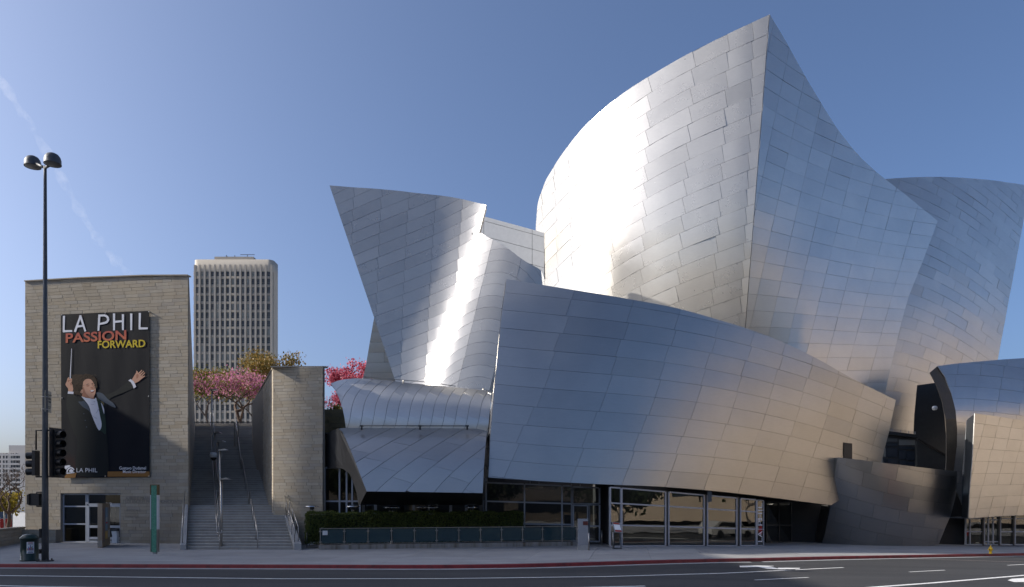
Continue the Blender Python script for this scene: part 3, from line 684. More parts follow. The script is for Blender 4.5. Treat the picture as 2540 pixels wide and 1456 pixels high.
# ---- dark recess between the volumes, stair parapet and balcony
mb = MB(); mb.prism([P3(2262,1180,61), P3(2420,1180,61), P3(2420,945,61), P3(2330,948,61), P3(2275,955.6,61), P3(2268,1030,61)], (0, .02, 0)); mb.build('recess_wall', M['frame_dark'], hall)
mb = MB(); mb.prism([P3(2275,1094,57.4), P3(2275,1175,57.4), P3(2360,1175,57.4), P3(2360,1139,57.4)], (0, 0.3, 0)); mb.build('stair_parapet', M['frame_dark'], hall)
mb = MB(); mb.beam(P3(2276,1089,57.3), P3(2350,1131,57.3), 0.12, 0.12); mb.build('parapet_rail', M['black'], hall)
mb = MB(); mb.lathe([(0.0,0.0),(0.14,0.03),(0.2,0.14),(0.2,0.28),(0.12,0.36),(0,0.38)], P3(2318.5,1018,60.0), 16); mb.build('security_camera', M['white_metal'], hall)
bal = [P3(2190,1174,58.5), P3(2272.5,1174,58.5), P3(2272.5,1084,58.5), P3(2190,1074,58.5)]
mb = MB(); mb.prism(bal, (0, 0.2, 0)); bw = mb.build('balcony_window', M['frame_dark'], hall)
for (x0, x1, y0, y1) in ((2192,2226,1086,1096),(2229.5,2270,1090,1104),(2192,2197,1110,1133),(2199,2226,1110.5,1133),(2230,2247,1116,1139),(2249,2270,1118.5,1141),(2192,2199,1137,1170),(2202,2226,1138,1170),(2230,2247,1142,1170),(2249,2270,1145,1170),(2192,2226,1098,1106.5),(2229.5,2270,1107,1114)):
    mb = MB(); mb.prism([P3(x0,y1,58.46), P3(x1,y1,58.46), P3(x1,y0+1.5,58.46), P3(x0,y0,58.46)], (0, 0.05, 0)); mb.build('pane', M['far_glass'], bw)
mb = MB(); mb.beam(P3(2188,1072.5,58.3), P3(2276,1083,58.3), 0.5, 0.25); mb.build('balcony_edge', M['frame_dark'], hall)
rl = MB()
for k in range(6): rl.tube([P3(2190,1061+k*2.1,58.2), P3(2270,1071+k*2.1,58.2)], 0.012, 5)
for x in (2213, 2234, 2254, 2270): rl.tube([P3(x, 1074+(x-2190)*.12, 58.2), P3(x, 1060.5+(x-2190)*.125, 58.2)], 0.03, 6)
rl.build('balcony_railing', M['rail'], hall)
# ---- cafe: two rolled shells
us_top = smooth_curve([(820,951),(846,942.4),(877,938.8),(905.9,939.7),(960.7,943.6),(1008.4,950),(1068,954.8),(1127.7,960.7),(1175.4,965.5),(1219.5,969.8)], 3)
us_out = us_top + [(1216,1008),(1209,1085),(858,1085),(857.7,1061),(854.6,1037),(849.8,1013),(842.6,991.7),(833,969)]
us_ty = table_of([(y, x) for x, y in us_top]) ; us_ty_ = lambda x: us_ty(x)
def dUS(x, y):
    t = min(1.0, max(0.0, (1068-y)/(1068 - us_ty(x) + 2)))
    return 43.6 + 4.6*(1-math.sqrt(max(0.0, 1-(0.985*t)**2))) - 0.6*t
sUS = Face('cafe_upper_roof', us_out, dUS, 0.45, 'steel_matt')
cH = lambda x, y: (793.75 + x*0.23851, 917.8 + y*0.23851)
rUS = fitter([(*cH(x + 122*(k-5), y), k) for k in range(0, 13) for x, y in ((897,600),(920,490),(955,360),(1000,235),(1075,165))], B5)
sUS.clad(rUS, lambda x, y: -(y - 917.8)/57.5 + 0.05, lean=-0.17, nx=5, ny=2, pillow=0.006, tilt=0.008, gap_m=0.018, seed=31)
ls_out = smooth_curve([(839,1062.8),(865.3,1061.6),(936.9,1061),(1032.3,1061.6),(1127.7,1062.8),(1184.9,1064.5),(1207.6,1070.4)], 2) + [(1204,1108.6),(1200.4,1156.3),(1197.3,1223),(1050,1220.5),(909.4,1218.8),(889.2,1165.8),(870,1118),(857,1087),(848.6,1070.4)]
def dLS(x, y):
    t = min(1.06, max(0.0, (1220-y)/157))
    return 40.4 + 0.75*t + 2.3*t**5
sLS = Face('cafe_lower_roof', ls_out, dLS, 0.4, 'steel_shade')
rLS = fitter([(*cH(x, y), r) for r, pts in {0:[(265,695),(500,610)],1:[(330,815),(630,650),(800,600)],2:[(375,975),(520,865),(775,715),(1010,610)],3:[(445,1135),(655,970),(920,790),(1160,645)],4:[(585,1255),(810,1070),(1075,875),(1305,715),(1520,610)],5:[(885,1260),(965,1185),(1225,960),(1460,790),(1650,655)],6:[(1180,1265),(1390,1070),(1615,880),(1710,795)],7:[(1470,1265),(1550,1185),(1700,1050)]}.items() for x, y in pts], B3)
sLSs = fitter([(*cH(x, y), k) for k, pts in {0:[(425,842),(562,942),(715,1040),(865,1145)],1:[(690,690),(830,762),(982,845),(1137,925),(1295,1030),(1450,1145)],2:[(1085,628),(1217,690),(1370,762),(1527,848)]}.items() for x, y in pts], B3)
sLS.clad(rLS, sLSs, lean=0.224, nx=4, ny=2, pillow=0.008, tilt=0.009, gap_m=0.018, seed=32)
# end wall with the arch, black soffit, inner roof edge
def d_end(x, y): return 44.4 - 3.6*max(0.0, min(1, (x-808)/100))**1.2 + 0.25
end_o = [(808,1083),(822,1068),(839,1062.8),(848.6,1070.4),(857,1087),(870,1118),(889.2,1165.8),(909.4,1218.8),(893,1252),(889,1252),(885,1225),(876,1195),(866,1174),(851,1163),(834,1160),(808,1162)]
mb = MB(); mb.prism([P3(x, y, d_end(x, y)) for x, y in end_o][::-1], (0.05, 0.5, 0)); fix_normals(mb.build('cafe_end_wall', plain('end_wall_shade', (.05,.049,.048), .5, .3), hall))  # shade from the stone block is put into the wall's dark colour
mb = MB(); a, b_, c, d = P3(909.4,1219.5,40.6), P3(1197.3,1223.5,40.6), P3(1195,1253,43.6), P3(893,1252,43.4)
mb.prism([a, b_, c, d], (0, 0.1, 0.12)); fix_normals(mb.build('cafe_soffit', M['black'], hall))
for (pts, D) in (([(899.5,941),(901,934.5),(999,942.5),(1068,948.5),(1130,958)], 46.6),):
    mb = MB(); mb.tube([P3(x, y, D + (0.3 if i else 0)) for i, (x, y) in enumerate(pts)], 0.028, 6)
    for x, y in ((1001,943),(1082,953),(1199,964)): mb.tube([P3(x, y+7, D), P3(x, y-1, D)], 0.05, 6)
    mb.build('roof_safety_line', M['rail'], hall)
mb = MB(); mb.tube([P3(893,1056,42.6), P3(1163,1056.5,42.6)], 0.025, 6)
for x in (897, 1042, 1159):
    mb.tube([P3(x, 1066, 42.6), P3(x, 1055, 42.6)], 0.055, 8); mb.box(P3(x-4,0,42.6).x, P3(x+4,0,42.6).x, 42.5, 42.7, P3(0,1058,42.6).z, P3(0,1055,42.6).z)
mb.build('roof_safety_line', M['frame_dark'], hall)
place_panels(300)

# ------------------------------------------------------------------ glazing at street level
def pane_frame(par, corners, vs, hs, w=0.07, pane_mat='glass', frame_mat='frame', name='window', dep=0.12):
    """corners: 3-D a(bottom left) b(bottom right) c(top right) d(top left); vs, hs: fractions of mullions and transoms"""
    a, b, c, d = corners; at = lambda u, v: (a*(1-u)+b*u)*(1-v) + (d*(1-u)+c*u)*v
    nn = (b-a).cross(d-a).normalized(); nn = nn if nn.dot(Vector((0,0,CAMZ))-a) > 0 else -nn
    fr = MB(); U = [0]+list(vs)+[1]; V = [0]+list(hs)+[1]
    for u in U: fr.beam(at(u,0), at(u,1), w, dep, up=nn)
    for v in V:
        for u0, u1 in zip(U, U[1:]):
            p, q = at(u0, v), at(u1, v); e = (q-p).normalized()*(w/2+0.002)
            fr.beam(p+e, q-e, w, dep*0.9, up=nn)
    f = fr.build(name, M[frame_mat], par)
    for u0, u1 in zip(U, U[1:]):
        for v0, v1 in zip(V, V[1:]):
            mb = MB(); mb.add([at(u0,v0), at(u1,v0), at(u1,v1), at(u0,v1)], [(0,1,2,3)]); fix = mb.build('pane', M[pane_mat], f)
    return f
def Wl(x, y, D): return P3(x, y, D)
# recessed left part behind the hedge
D1 = 45.2
pane_frame(hall, [Wl(1206,1346,D1), Wl(1418,1346,D1), Wl(1418,1206,D1), Wl(1206,1197,D1)], [95/212, 188/212], [0.32, 0.69], 0.09)
door = pane_frame(hall, [Wl(1421,1343,D1), Wl(1459,1343,D1), Wl(1459,1253,D1), Wl(1421,1252,D1)], [], [0.08], 0.14, name='door')
pane_frame(hall, [Wl(1420,1250,D1), Wl(1487,1250,D1), Wl(1487,1210,D1), Wl(1420,1208,D1)], [], [], 0.09)
pane_frame(hall, [Wl(1461,1343,D1), Wl(1487,1343,D1), Wl(1487,1252,D1), Wl(1461,1252,D1)], [], [0.42], 0.09)
# bay windows on the pavement
def bayD(x): return 42.1 + max(0, x-1510)*0.0118 + max(0, x-1510)**2*2.0e-6
def zb(x): return ground_z((x-CX)/F*bayD(x)) + 0.05
def bpt(x, fy=None, top=None):
    D = bayD(x)
    if top is None: p = P3(x, 0, D); p.z = zb(x); return p
    return P3(x, top, D)
top_y = lambda x: 1208.5 + (x-1510)*0.078 + (x-1510)**2*2.2e-5
for (x0, x1, vs) in ((1513, 1539.5, []), (1541.5, 1650, []), (1658, 1745.5, []), (1754, 1826.5, []), (1836, 1875, [])):
    pane_frame(hall, [bpt(x0), bpt(x1), bpt(x1, top=top_y(x1)), bpt(x0, top=top_y(x0))], vs, [0.36, 0.735], 0.085)
for x0, x1 in ((1651.5, 1656.5), (1747, 1752.5), (1828, 1834.5)):
    mb = MB(); mb.prism([bpt(x0), bpt(x1), bpt(x1, top=top_y(x1)-3), bpt(x0, top=top_y(x0)-3)], (0.1, 0.5, 0)); mb.build('column', M['frame_dark'], hall)
sign_w = pane_frame(hall, [bpt(1877), bpt(1893), bpt(1893, top=top_y(1893)), bpt(1877, top=top_y(1877))], [], [0.36, 0.56, 0.78], 0.05)
pane_frame(hall, [Wl(1900,1345,50.5), Wl(1962,1343,52), Wl(1962,1246,52), Wl(1900,1244,50.5)], [0.5], [0.42], 0.07, frame_mat='frame_dark')
# rooms behind: floor, back wall, ceiling
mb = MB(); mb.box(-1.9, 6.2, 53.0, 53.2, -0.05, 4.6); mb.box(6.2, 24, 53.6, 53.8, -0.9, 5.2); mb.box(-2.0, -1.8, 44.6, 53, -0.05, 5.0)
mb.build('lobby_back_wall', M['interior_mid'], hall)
low = [p for p in lw_out if p[1] > 1180 and p[0] < 2062]
low.sort(key=lambda p: p[0])
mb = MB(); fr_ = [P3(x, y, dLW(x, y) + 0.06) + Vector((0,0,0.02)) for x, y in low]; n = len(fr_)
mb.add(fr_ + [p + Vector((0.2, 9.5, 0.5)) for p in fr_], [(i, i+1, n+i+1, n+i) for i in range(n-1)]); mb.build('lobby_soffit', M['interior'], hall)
mb = MB(); mb.box(5.9, 6.05, 43.0, 53, -0.1, 4.4); mb.build('entrance_side_wall', M['interior'], hall)
for x, y in ((1326, 1209), (1428, 1214)):
    mb = MB(); c = P3(x, y, 47.2); mb.box(c.x-0.55, c.x+0.55, 47.1, 47.3, c.z-0.05, c.z+0.05); mb.box(c.x-0.3, c.x-0.28, 47.19, 47.21, c.z+0.05, c.z+0.7); mb.box(c.x+0.28, c.x+0.3, 47.19, 47.21, c.z+0.05, c.z+0.7)
    tag(mb.build('pendant_light', M['white_metal']), 'bar pendant light hanging behind the glass nearer the hedge' if x < 1400 else 'bar pendant light hanging behind the glass above the glazed door', 'pendant light', 'pendant lights in the lobby')
# dark entry beside the bulb
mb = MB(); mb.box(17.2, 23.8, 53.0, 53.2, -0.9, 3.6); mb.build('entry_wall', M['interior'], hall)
# cafe glazing under the soffit and in the arch
D2 = 45.4
pane_frame(hall, [Wl(902,1345,D2), Wl(1198,1345,D2), Wl(1198,1240,D2), Wl(902,1240,D2)], [0.1, 0.42, 0.55, 0.73, 0.86], [], 0.16, frame_mat='frame')
pane_frame(hall, [Wl(806,1345,44.6), Wl(893,1345,44.6), Wl(893,1160,44.6), Wl(806,1160,44.6)], [0.42, 0.62, 0.78], [0.32, 0.55], 0.10, frame_mat='frame')
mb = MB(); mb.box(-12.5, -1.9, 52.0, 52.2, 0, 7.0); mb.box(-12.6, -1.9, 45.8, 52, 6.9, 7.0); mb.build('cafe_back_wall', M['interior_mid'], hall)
# doors under the right wing
D3 = 53.6
xs = (2395, 2437, 2441, 2476, 2481, 2512, 2517, 2560)
for x0, x1 in zip(xs[::2], xs[1::2]):
    vs = [0.25] if x0 == 2395 else ([0.28, 0.62] if x0 == 2441 else [])
    pane_frame(hall, [Wl(x0,1351,D3), Wl(x1,1351,D3), Wl(x1,1276,D3), Wl(x0,1276,D3)], vs, [0.43, 0.86] if x0 != 2441 else [0.1, 0.82], 0.08)
mb = MB()
for x in (2439, 2478.5, 2514.5): mb.prism([Wl(x-1.6,1353,D3-.1), Wl(x+1.6,1353,D3-.1), Wl(x+1.6,1274,D3-.1), Wl(x-1.6,1274,D3-.1)], (0, .4, 0))
mb.build('door_columns', M['frame_dark'], hall)
mb = MB(); mb.box(32.5, 42, 58.0, 58.2, -1, 3.4); mb.box(31, 34.2, 54.2, 54.4, -1, 3.4); mb.build('east_lobby_wall', M['interior'], hall)
mb = MB(); mb.prism([P3(2366,1353,56), P3(2420,1353,56), P3(2420,1160,56), P3(2366,1160,56)], (0,1,0)); mb.build('entry_wall', M['interior'], hall)
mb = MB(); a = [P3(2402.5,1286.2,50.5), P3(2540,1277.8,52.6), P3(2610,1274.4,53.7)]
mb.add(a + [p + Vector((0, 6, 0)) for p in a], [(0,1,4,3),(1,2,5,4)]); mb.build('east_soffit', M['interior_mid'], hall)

# ------------------------------------------------------------------ lettering
def text_mesh(name, body, box, mat, parent, depth=0.004, bold=0.0, shear=0.0, frame=None):
    """flat letters fitted into box = (p_bl, right vector, up vector)"""
    cu = bpy.data.curves.new(name, 'FONT'); cu.body = body; cu.size = 1.0; cu.offset = bold; cu.shear = shear; cu.extrude = 0.0; cu.resolution_u = 4
    tmp = bpy.data.objects.new(name, cu); COL.objects.link(tmp)
    dg = bpy.context.evaluated_depsgraph_get(); me = bpy.data.meshes.new_from_object(tmp.evaluated_get(dg))
    bpy.data.objects.remove(tmp); bpy.data.curves.remove(cu)
    co = np.empty(len(me.vertices)*3); me.vertices.foreach_get("co", co); co = co.reshape(-1, 3)
    lo = co.min(0); sz = co.max(0) - lo
    p, r, u = map(Vector, box)
    for v in me.vertices:
        a = (v.co.x-lo[0])/sz[0]; b = (v.co.y-lo[1])/sz[1]; v.co = p + r*a + u*b
    me.materials.clear(); me.materials.append(mat); me.name = name
    o = bpy.data.objects.new(name, me); COL.objects.link(o); o.parent = parent
    if parent.type == 'EMPTY': o.matrix_parent_inverse = Matrix.Translation(parent.location).inverted()
    return o
def qbox(x0, y0, x1, y1, D):
    p = P3(x0, y1, D); return (p, P3(x1, y1, D) - p, P3(x0, y0, D) - p)

# ------------------------------------------------------------------ stone walls
def stone_rows(u0, u1, z0, z1, h, L, seed, top=None, holes=()):
    """rectangles (u0,u1,z0,z1) of coursed stone; top: function of u"""
    rg = random.Random(seed); out = []; z = z0; k = 0; ph = 0.0
    while z < z1 - 0.02:
        zt = min(z + h, z1); ph += rg.choice([0.11, 0.14, 0.12, 0.16, 0.13, 0.45]) * L
        u = u0 - (ph % L)
        while u < u1:
            w = L * rg.choice([1, 1, 1, 1, 1, 1, 1.0, 0.7]); a, b = max(u, u0), min(u + w, u1); u += w
            if b - a < 0.03: continue
            segs = [(a, b, z, zt)]
            for (ha, hb, hc, hd) in holes:
                ns = []
                for (p, q, r, s_) in segs:
                    if q <= ha or p >= hb or s_ <= hc or r >= hd: ns.append((p, q, r, s_)); continue
                    if p < ha: ns.append((p, ha, r, s_))
                    if q > hb: ns.append((hb, q, r, s_))
                    pa, qa = max(p, ha), min(q, hb)
                    if r < hc: ns.append((pa, qa, r, hc))
                    if s_ > hd: ns.append((pa, qa, hd, s_))
                segs = ns
            out += [x for x in segs if x[1]-x[0] > 0.03 and x[3]-x[2] > 0.03]
        z = zt; k += 1
    res = []
    for (a, b, c, d) in out:
        if top:
            m = min(top(a), top(b))
            if c >= m - 0.02: continue
            if d > m: d = m
        res.append((a, b, c, d))
    return res
def lay_stones(rects, origin, du, dn, parent, mat, gap=0.011, dep=0.06, limit=300, seed=1, skip=None):
    """dn points out of the wall"""
    rg = random.Random(seed); o = Vector(origin); du = Vector(du).normalized(); dn = Vector(dn).normalized(); up = Vector((0,0,1))
    rects = sorted(rects, key=lambda r: -round((r[1]-r[0])*(r[3]-r[2]), 2)); rest = MB(); cnt = 0
    for (a, b, c, d) in rects:
        pr = rg.uniform(-0.003, 0.004); g = gap/2; bv = 0.004
        def q(a, b, c, d, n): return [o + du*a + up*c + dn*n, o + du*b + up*c + dn*n, o + du*b + up*d + dn*n, o + du*a + up*d + dn*n]
        f = q(a+g+bv, b-g-bv, c+g+bv, d-g-bv, pr); m_ = q(a+g, b-g, c+g, d-g, pr-bv); k = q(a+g, b-g, c+g, d-g, -dep)
        fs = [(0,1,2,3)] + [(4+i, 4+(i+1)%4, (i+1)%4, i) for i in range(4)] + [(8+i, 8+(i+1)%4, 4+(i+1)%4, 4+i) for i in range(4)]
        if cnt < limit and not (skip and skip(a, b, c, d)):
            mb = MB(); mb.add(f + m_ + k, fs); mb.build('stone', mat, parent); cnt += 1
        else: rest.add(f + m_ + k, fs)
    if rest.v: rest.build('small_stones', mat, parent)['kind'] = 'stuff'

DW = 46.6
OA = R(-10); _k = math.sin(-OA)
_a, _b = (62-1270)/1800, (466-1270)/1800; _c = math.cos(OA)
_A = np.array([[1, -_c - _a*_k], [1, _c + _b*_k]]); OXC, OHW = [float(v) for v in np.linalg.solve(_A, np.array([_a*DW, _b*DW]))]
OP = (OXC, DW, 0)
P3_plain = P3
def P3(x, y, D):
    """a point of the picture on the office front, which is turned 6 degrees; given before the turn"""
    r = (x - CX)/F; u = (r*D - OXC)/(math.cos(OA) - math.sin(OA)*r)
    return Vector((OXC + u, D, CAMZ + (HY - y)/F*(D + math.sin(OA)*u)))
wx0, wx1 = P3(62, 0, DW).x, P3(466.5, 0, DW).x
office = thing('stone_office_building', 'sandstone building with a tall banner and glass entrance left of the stairs', 'building', ((wx0+wx1)/2, DW, 0))
zt = lambda u: float(np.interp(wx0+u, [P3(x, y, DW).x for x, y in TP], [P3(x, y, DW).z for x, y in TP]))
uw = wx1 - wx0; TP = [(62, 698.5), (200, 690.5), (360, 684.5), (466.5, 684)]
ex0, ex1, ez1 = P3(150, 0, DW).x, P3(298.6, 0, DW).x, P3(225, 1223.4, DW).z
mb = MB(); us = [0, uw*0.34, uw*0.74, uw]
front = [Vector((wx0+u, DW+0.05, -0.3)) for u in (0,)]
# body: front sheet with the entrance opening left out, sides, back
bk = 17.0; sd = Vector((-0.385*bk, bk, 0)); zR = P3_plain(483, 1045, DW+bk).z
def V_(x, z, y=DW+0.05): return Vector((x, y, z))
fs = [[V_(wx0,-.3), V_(ex0,-.3), V_(ex0,ez1), V_(wx0,ez1)], [V_(ex1,-.3), V_(wx1,-.3), V_(wx1,ez1), V_(ex1,ez1)]]
ux = [0, uw*0.34, uw*0.74, uw]
fs.append([V_(wx0,ez1), V_(wx1,ez1)] + [V_(wx0+u, zt(u)-0.02) for u in ux[::-1]])
A_, B_ = V_(wx1, -.3), V_(wx1, zt(uw)-0.02); _f = Vector((P3_plain(483, 0, DW+bk).x, DW+bk, -.3)); _o = Vector((OXC, DW, 0)); A2 = _o + (Matrix.Rotation(-OA, 3, 'Z') @ (_f - _o)); B2 = Vector((A2.x, A2.y, zR))
fs.append([A_, A2, B2, B_])
L0, L1 = V_(wx0,-.3), V_(wx0, zt(0)-.02); fs.append([L0 + Vector((0,bk,0)), L0, L1, L1 + Vector((0,bk,0))])
fs.append([L1, V_(wx0+uw*.5, zt(uw*.5)-.02), B_, B2, L1 + Vector((0,bk,0))])
for q in fs: mb.add(q, [list(range(len(q)))])
mb.build('wall', M['mortar'], office)
bx0, bx1, bz0, bz1 = P3(152,0,DW).x-wx0, P3(371,0,DW).x-wx0, P3(260,1184,DW).z, P3(260,776,DW).z
rects = stone_rows(0, uw, -0.05, 18.2, 0.215, 0.90, 5, zt, [(ex0-wx0, ex1-wx0, -1, ez1)])
rects = [r for r in rects if not (r[0] > bx0+0.3 and r[1] < bx1-0.3 and r[2] > bz0+0.3 and r[3] < bz1-0.3)]   # nothing is seen behind the banner
lay_stones(rects, (wx0, DW, 0), (1,0,0), (0,-1,0), office, M['stone'], seed=4)
mb = MB(); mb.prism([A_, A2, B2, B_][::1], (0.03, 0.0, 0)); fix_normals(mb.build('side_wall', M['stone'], office))
cp = MB()
for a, b in zip(ux, ux[1:]): cp.beam(V_(wx0+a, zt(a)+0.03, DW+0.12), V_(wx0+b, zt(b)+0.03, DW+0.12), 0.40, 0.07)
cp.build('coping', M['stone'], office)
# entrance
ew = ex1 - ex0
rv = MB(); rv.box(ex0-0.02, ex0+0.03, DW+0.02, DW+0.4, -0.1, ez1); rv.box(ex1-0.03, ex1+0.02, DW+0.02, DW+0.4, -0.1, ez1); rv.box(ex0, ex1, DW+0.02, DW+0.4, ez1-0.03, ez1+0.05); rv.build('reveal', M['mortar'], office)
Y = DW+0.22; zf = 0.0; split = ex0 + ew*0.40; ztr = P3(260, 1252.5, DW).z
zf = 0.02
pane_frame(office, [Vector((ex0+.06,Y,zf)), Vector((split,Y,zf)), Vector((split,Y,ez1-.06)), Vector((ex0+.06,Y,ez1-.06))], [], [0.375, 0.745], 0.09)
pane_frame(office, [Vector((split+.12,Y,ztr+.05)), Vector((ex1-.06,Y,ztr+.05)), Vector((ex1-.06,Y,ez1-.06)), Vector((split+.12,Y,ez1-.06))], [], [], 0.09)
dm = (split+.12+ex1-.06)/2
for (a, b) in ((split+.14, dm-.01), (dm+.01, ex1-.10)):
    d_ = pane_frame(office, [Vector((a,Y,zf+.02)), Vector((b,Y,zf+.02)), Vector((b,Y,ztr-.04)), Vector((a,Y,ztr-.04))], [], [0.10, 0.42], 0.16, name='door')
    mb = MB(); mb.tube([Vector((a+.25 if a > dm-1 and a > dm else b-.25, Y-.12, 0.95)), Vector((a+.25 if a > dm else b-.25, Y-.12, 1.3))], 0.02, 6); mb.build('handle', M['rail'], d_)
mb = MB(); mb.box(ex0, ex1, DW+5, DW+5.1, -.1, ez1+.3); mb.box(ex0-.1, ex0, DW+.4, DW+5, -.1, ez1+.3); mb.box(ex1, ex1+.1, DW+.4, DW+5, -.1, ez1+.3); mb.box(ex0, ex1, DW+.45, DW+5, ez1+.3, ez1+.4); mb.build('lobby_wall', M['interior'], office)
text_mesh('street_number', '1112', qbox(262.5, 1246.5, 276, 1252, Y-.08), M['white'], office)
eng = plain("engraved_stone", (0.22, 0.20, 0.175), 0.9)
text_mesh('engraved_lettering', 'ALFRED E. MANN', qbox(311.5, 1232, 371, 1239.5, DW-.018), eng, office)
text_mesh('engraved_lettering', 'LOS ANGELES PHILHARMONIC CENTER', qbox(311.5, 1240.5, 454, 1248.2, DW-.018), eng, office)
text_mesh('engraved_lettering', 'ARTISTIC AND', qbox(312, 1263.8, 350, 1269, DW-.018), eng, office)
text_mesh('engraved_lettering', 'CHORAL HALL', qbox(312, 1280, 346, 1285, DW-.018), eng, office)

def swing(o, pivot, ang):
    p = Vector(pivot); o.matrix_world = Matrix.Translation(p) @ Matrix.Rotation(ang, 4, 'Z') @ Matrix.Translation(-p) @ o.matrix_basis
swing(office, OP, OA)
P3_office, P3 = P3, P3_plain

# low stone wall at the far left
lw = thing('low_stone_wall', 'low sandstone wall running back beside the litter bin', 'wall', (-30, 44, 0))
a = Vector((-29.6, 41.2, 0)); b = Vector((-31.45, 46.9, 0)); a0 = a - (b-a)*1.2; dd = (b-a0); L = dd.length
nrm = Vector((dd.y, -dd.x, 0)).normalized()
mb = MB(); mb.prism([a0 - nrm*.06 + Vector((0,0,-.3)), b - nrm*.06 + Vector((0,0,-.3)), b - nrm*.06 + Vector((0,0,0.98)), a0 - nrm*.06 + Vector((0,0,1.02))], -nrm*0.35); fix_normals(mb.build('wall', M['mortar'], lw))
lay_stones(stone_rows(0, L, -.1, 0.96, 0.2, 1.15, 8), a0, dd, nrm, lw, M['stone'], seed=5)
cp = MB(); cp.beam(a0 + Vector((0,0,1.03)) - nrm*.2, b + Vector((0,0,0.99)) - nrm*.2, 0.5, 0.07); cp.build('coping', M['stone'], lw)
pw = thing('stone_bench_wall', 'knee high sandstone wall against the office front', 'wall', (-31.2, 47.4, 0))
x0, x1 = P3(53, 0, 46.3).x, P3(137.5, 0, 46.3).x
mb = MB(); mb.box(x0, x1-.02, 46.37, 46.9, -.2, 0.84); mb.build('core', M['mortar'], pw)
lay_stones(stone_rows(0, x1-x0, -.05, 0.86, 0.215, 0.9, 18), (x0, 46.3, 0), (1,0,0), (0,-1,0), pw, M['stone'], seed=6)

# ---- stone block right of the stairs
DB = 44.4
sx0, sx1 = P3(672, 0, DB).x, P3(809, 0, DB).x; zB = P3(0, 910.5, DB).z
block = thing('stone_block', 'tall sandstone wall block between the stairs and the cafe', 'wall', ((sx0+sx1)/2, DB, 0))
bl = 17.0; sd2 = Vector((-0.40*bl, 0.92*bl, 0)); uB = sx1 - sx0
mb = MB(); lo = [Vector((sx0+.05, DB+.46, -.3)), Vector((sx1, DB-.34, -.3)), Vector(((805-1270)/1800*(DB+12), DB+12, -.3)), Vector((sx0+.05, DB+.06, -.3)) + sd2]
hi = [Vector((p.x, p.y, zB-.02)) for p in lo]; mb.add(lo + hi, [(0,1,5,4),(1,2,6,5),(2,3,7,6),(3,0,4,7),(4,5,6,7)]); mb.build('core', M['mortar'], block)
lay_stones(stone_rows(0, uB, -.05, zB, 0.193, 0.82, 12), (sx0, DB+.40, 0), (.9703,-.2419,0), (-.2419,-.9703,0), block, M['stone'], seed=7, limit=300)
nside = Vector((-0.92, -0.40, 0))
srect = [r for r in stone_rows(0, 18.4, 0, zB, 0.193, 0.82, 13) if r[3] > max(0, (r[0]-3)*0.26)]
lay_stones(srect, (sx0, DB+.40, 0), sd2, nside, block, M['stone'], seed=9, limit=0)
cp = MB(); cp.beam(Vector((sx0-.02, DB+.18, zB+.03)), Vector((sx1+.02, DB+.18, zB+.03)), 0.42, 0.06); cp.beam(Vector((sx0+.16, DB+.4, zB+.031)), Vector((sx0+.16, DB+.4, zB+.031))+sd2, 0.4, 0.06); cp.build('coping', M['stone'], block)
# mossy garden wall seen behind the block
gw = thing('garden_wall', 'weathered greenish stone wall seen between the block and the cafe shell', 'wall', (-12.8, 51, 0))
moss = stone_mat("weathered_stone", [(0.22,0.19,0.10),(0.27,0.23,0.13),(0.30,0.25,0.15),(0.24,0.21,0.13)])
gx0, gx1 = P3(800, 0, 51).x, P3(862, 0, 51).x
mb = MB(); mb.box(gx0, gx1, 51.07, 51.5, 0, P3(0, 1015, 51).z); mb.build('core', M['mortar'], gw)
lay_stones(stone_rows(0, gx1-gx0, 5.0, P3(0, 1015, 51).z, 0.24, 0.8, 15), (gx0, 51, 0), (1,0,0), (0,-1,0), gw, moss, seed=10)

# ------------------------------------------------------------------ staircase: sheared flights of steps
stairs = thing('staircase', 'broad outdoor concrete staircase climbing between the sandstone walls', 'staircase', (-15, 40, 0))
m, n, l, b = new_mat("stair_concrete")
c_ = ramp(n, l, rand_value(n, l), [(0, (0.36, 0.335, 0.295)), (1, (0.43, 0.40, 0.355))])
c_ = mul(n, l, c_, ramp(n, l, noise(n, l, 1.2, 6, 0.7, mapped(n, l, (1, 1, 0.25))), [(0.3, (0.68,)*3), (0.7, (1,)*3)]))
l.new(c_, b.inputs["Base Color"]); b.inputs["Roughness"].default_value = 0.85; M['stair'] = m
nose = plain("stair_nosing", (0.42, 0.41, 0.39), 0.8)
SX0, SX1, SY0, SH = -17.93, -12.07, 40.0, -0.43
def sx(Y): return (Y - SY0)*SH
flights = [(40.0, 0.0, 16, 0.40, 0.15), (47.7, 2.4, 17, 0.425, 0.153), (56.2, 5.0, 15, 0.30, 0.1535), (61.0, 7.3, 15, 0.28, 0.156)]
for (Y, Z, ns, tr, rs) in flights:
    for k in range(ns):
        y0 = Y + k*tr; z1 = Z + (k+1)*rs; ye = y0 + (tr + 0.06 if k < ns-1 else 2.2)
        if k == ns-1 and Z > 7: ye = y0 + 1.0
        mb = MB(); z0 = z1 - rs - 0.05
        p = [(SX0+sx(y0), y0), (SX1+sx(y0), y0), (SX1+sx(ye), ye), (SX0+sx(ye), ye)]
        mb.add([(x, y, z0) for x, y in p] + [(x, y, z1) for x, y in p], [(4,5,6,7)], 0); mb.f += [[0,1,5,4],[1,2,6,5],[3,0,4,7]]; mb.m += [0,0,0]; mb.sm += [False]*3
        st = mb.build('step', M['stair'], stairs)
        m2 = MB(); q = [Vector((p[0][0], y0-0.012, z1-0.03)), Vector((p[1][0], y0-0.012, z1-0.03))]
        m2.add([q[0], q[1], q[1]+Vector((0,0,.034)), q[0]+Vector((0,0,.034)), q[1]+Vector((0,.05,.034)), q[0]+Vector((0,.05,.034))], [(0,1,2,3),(3,2,4,5)]); m2.build('nosing', nose, st)
ck = MB()
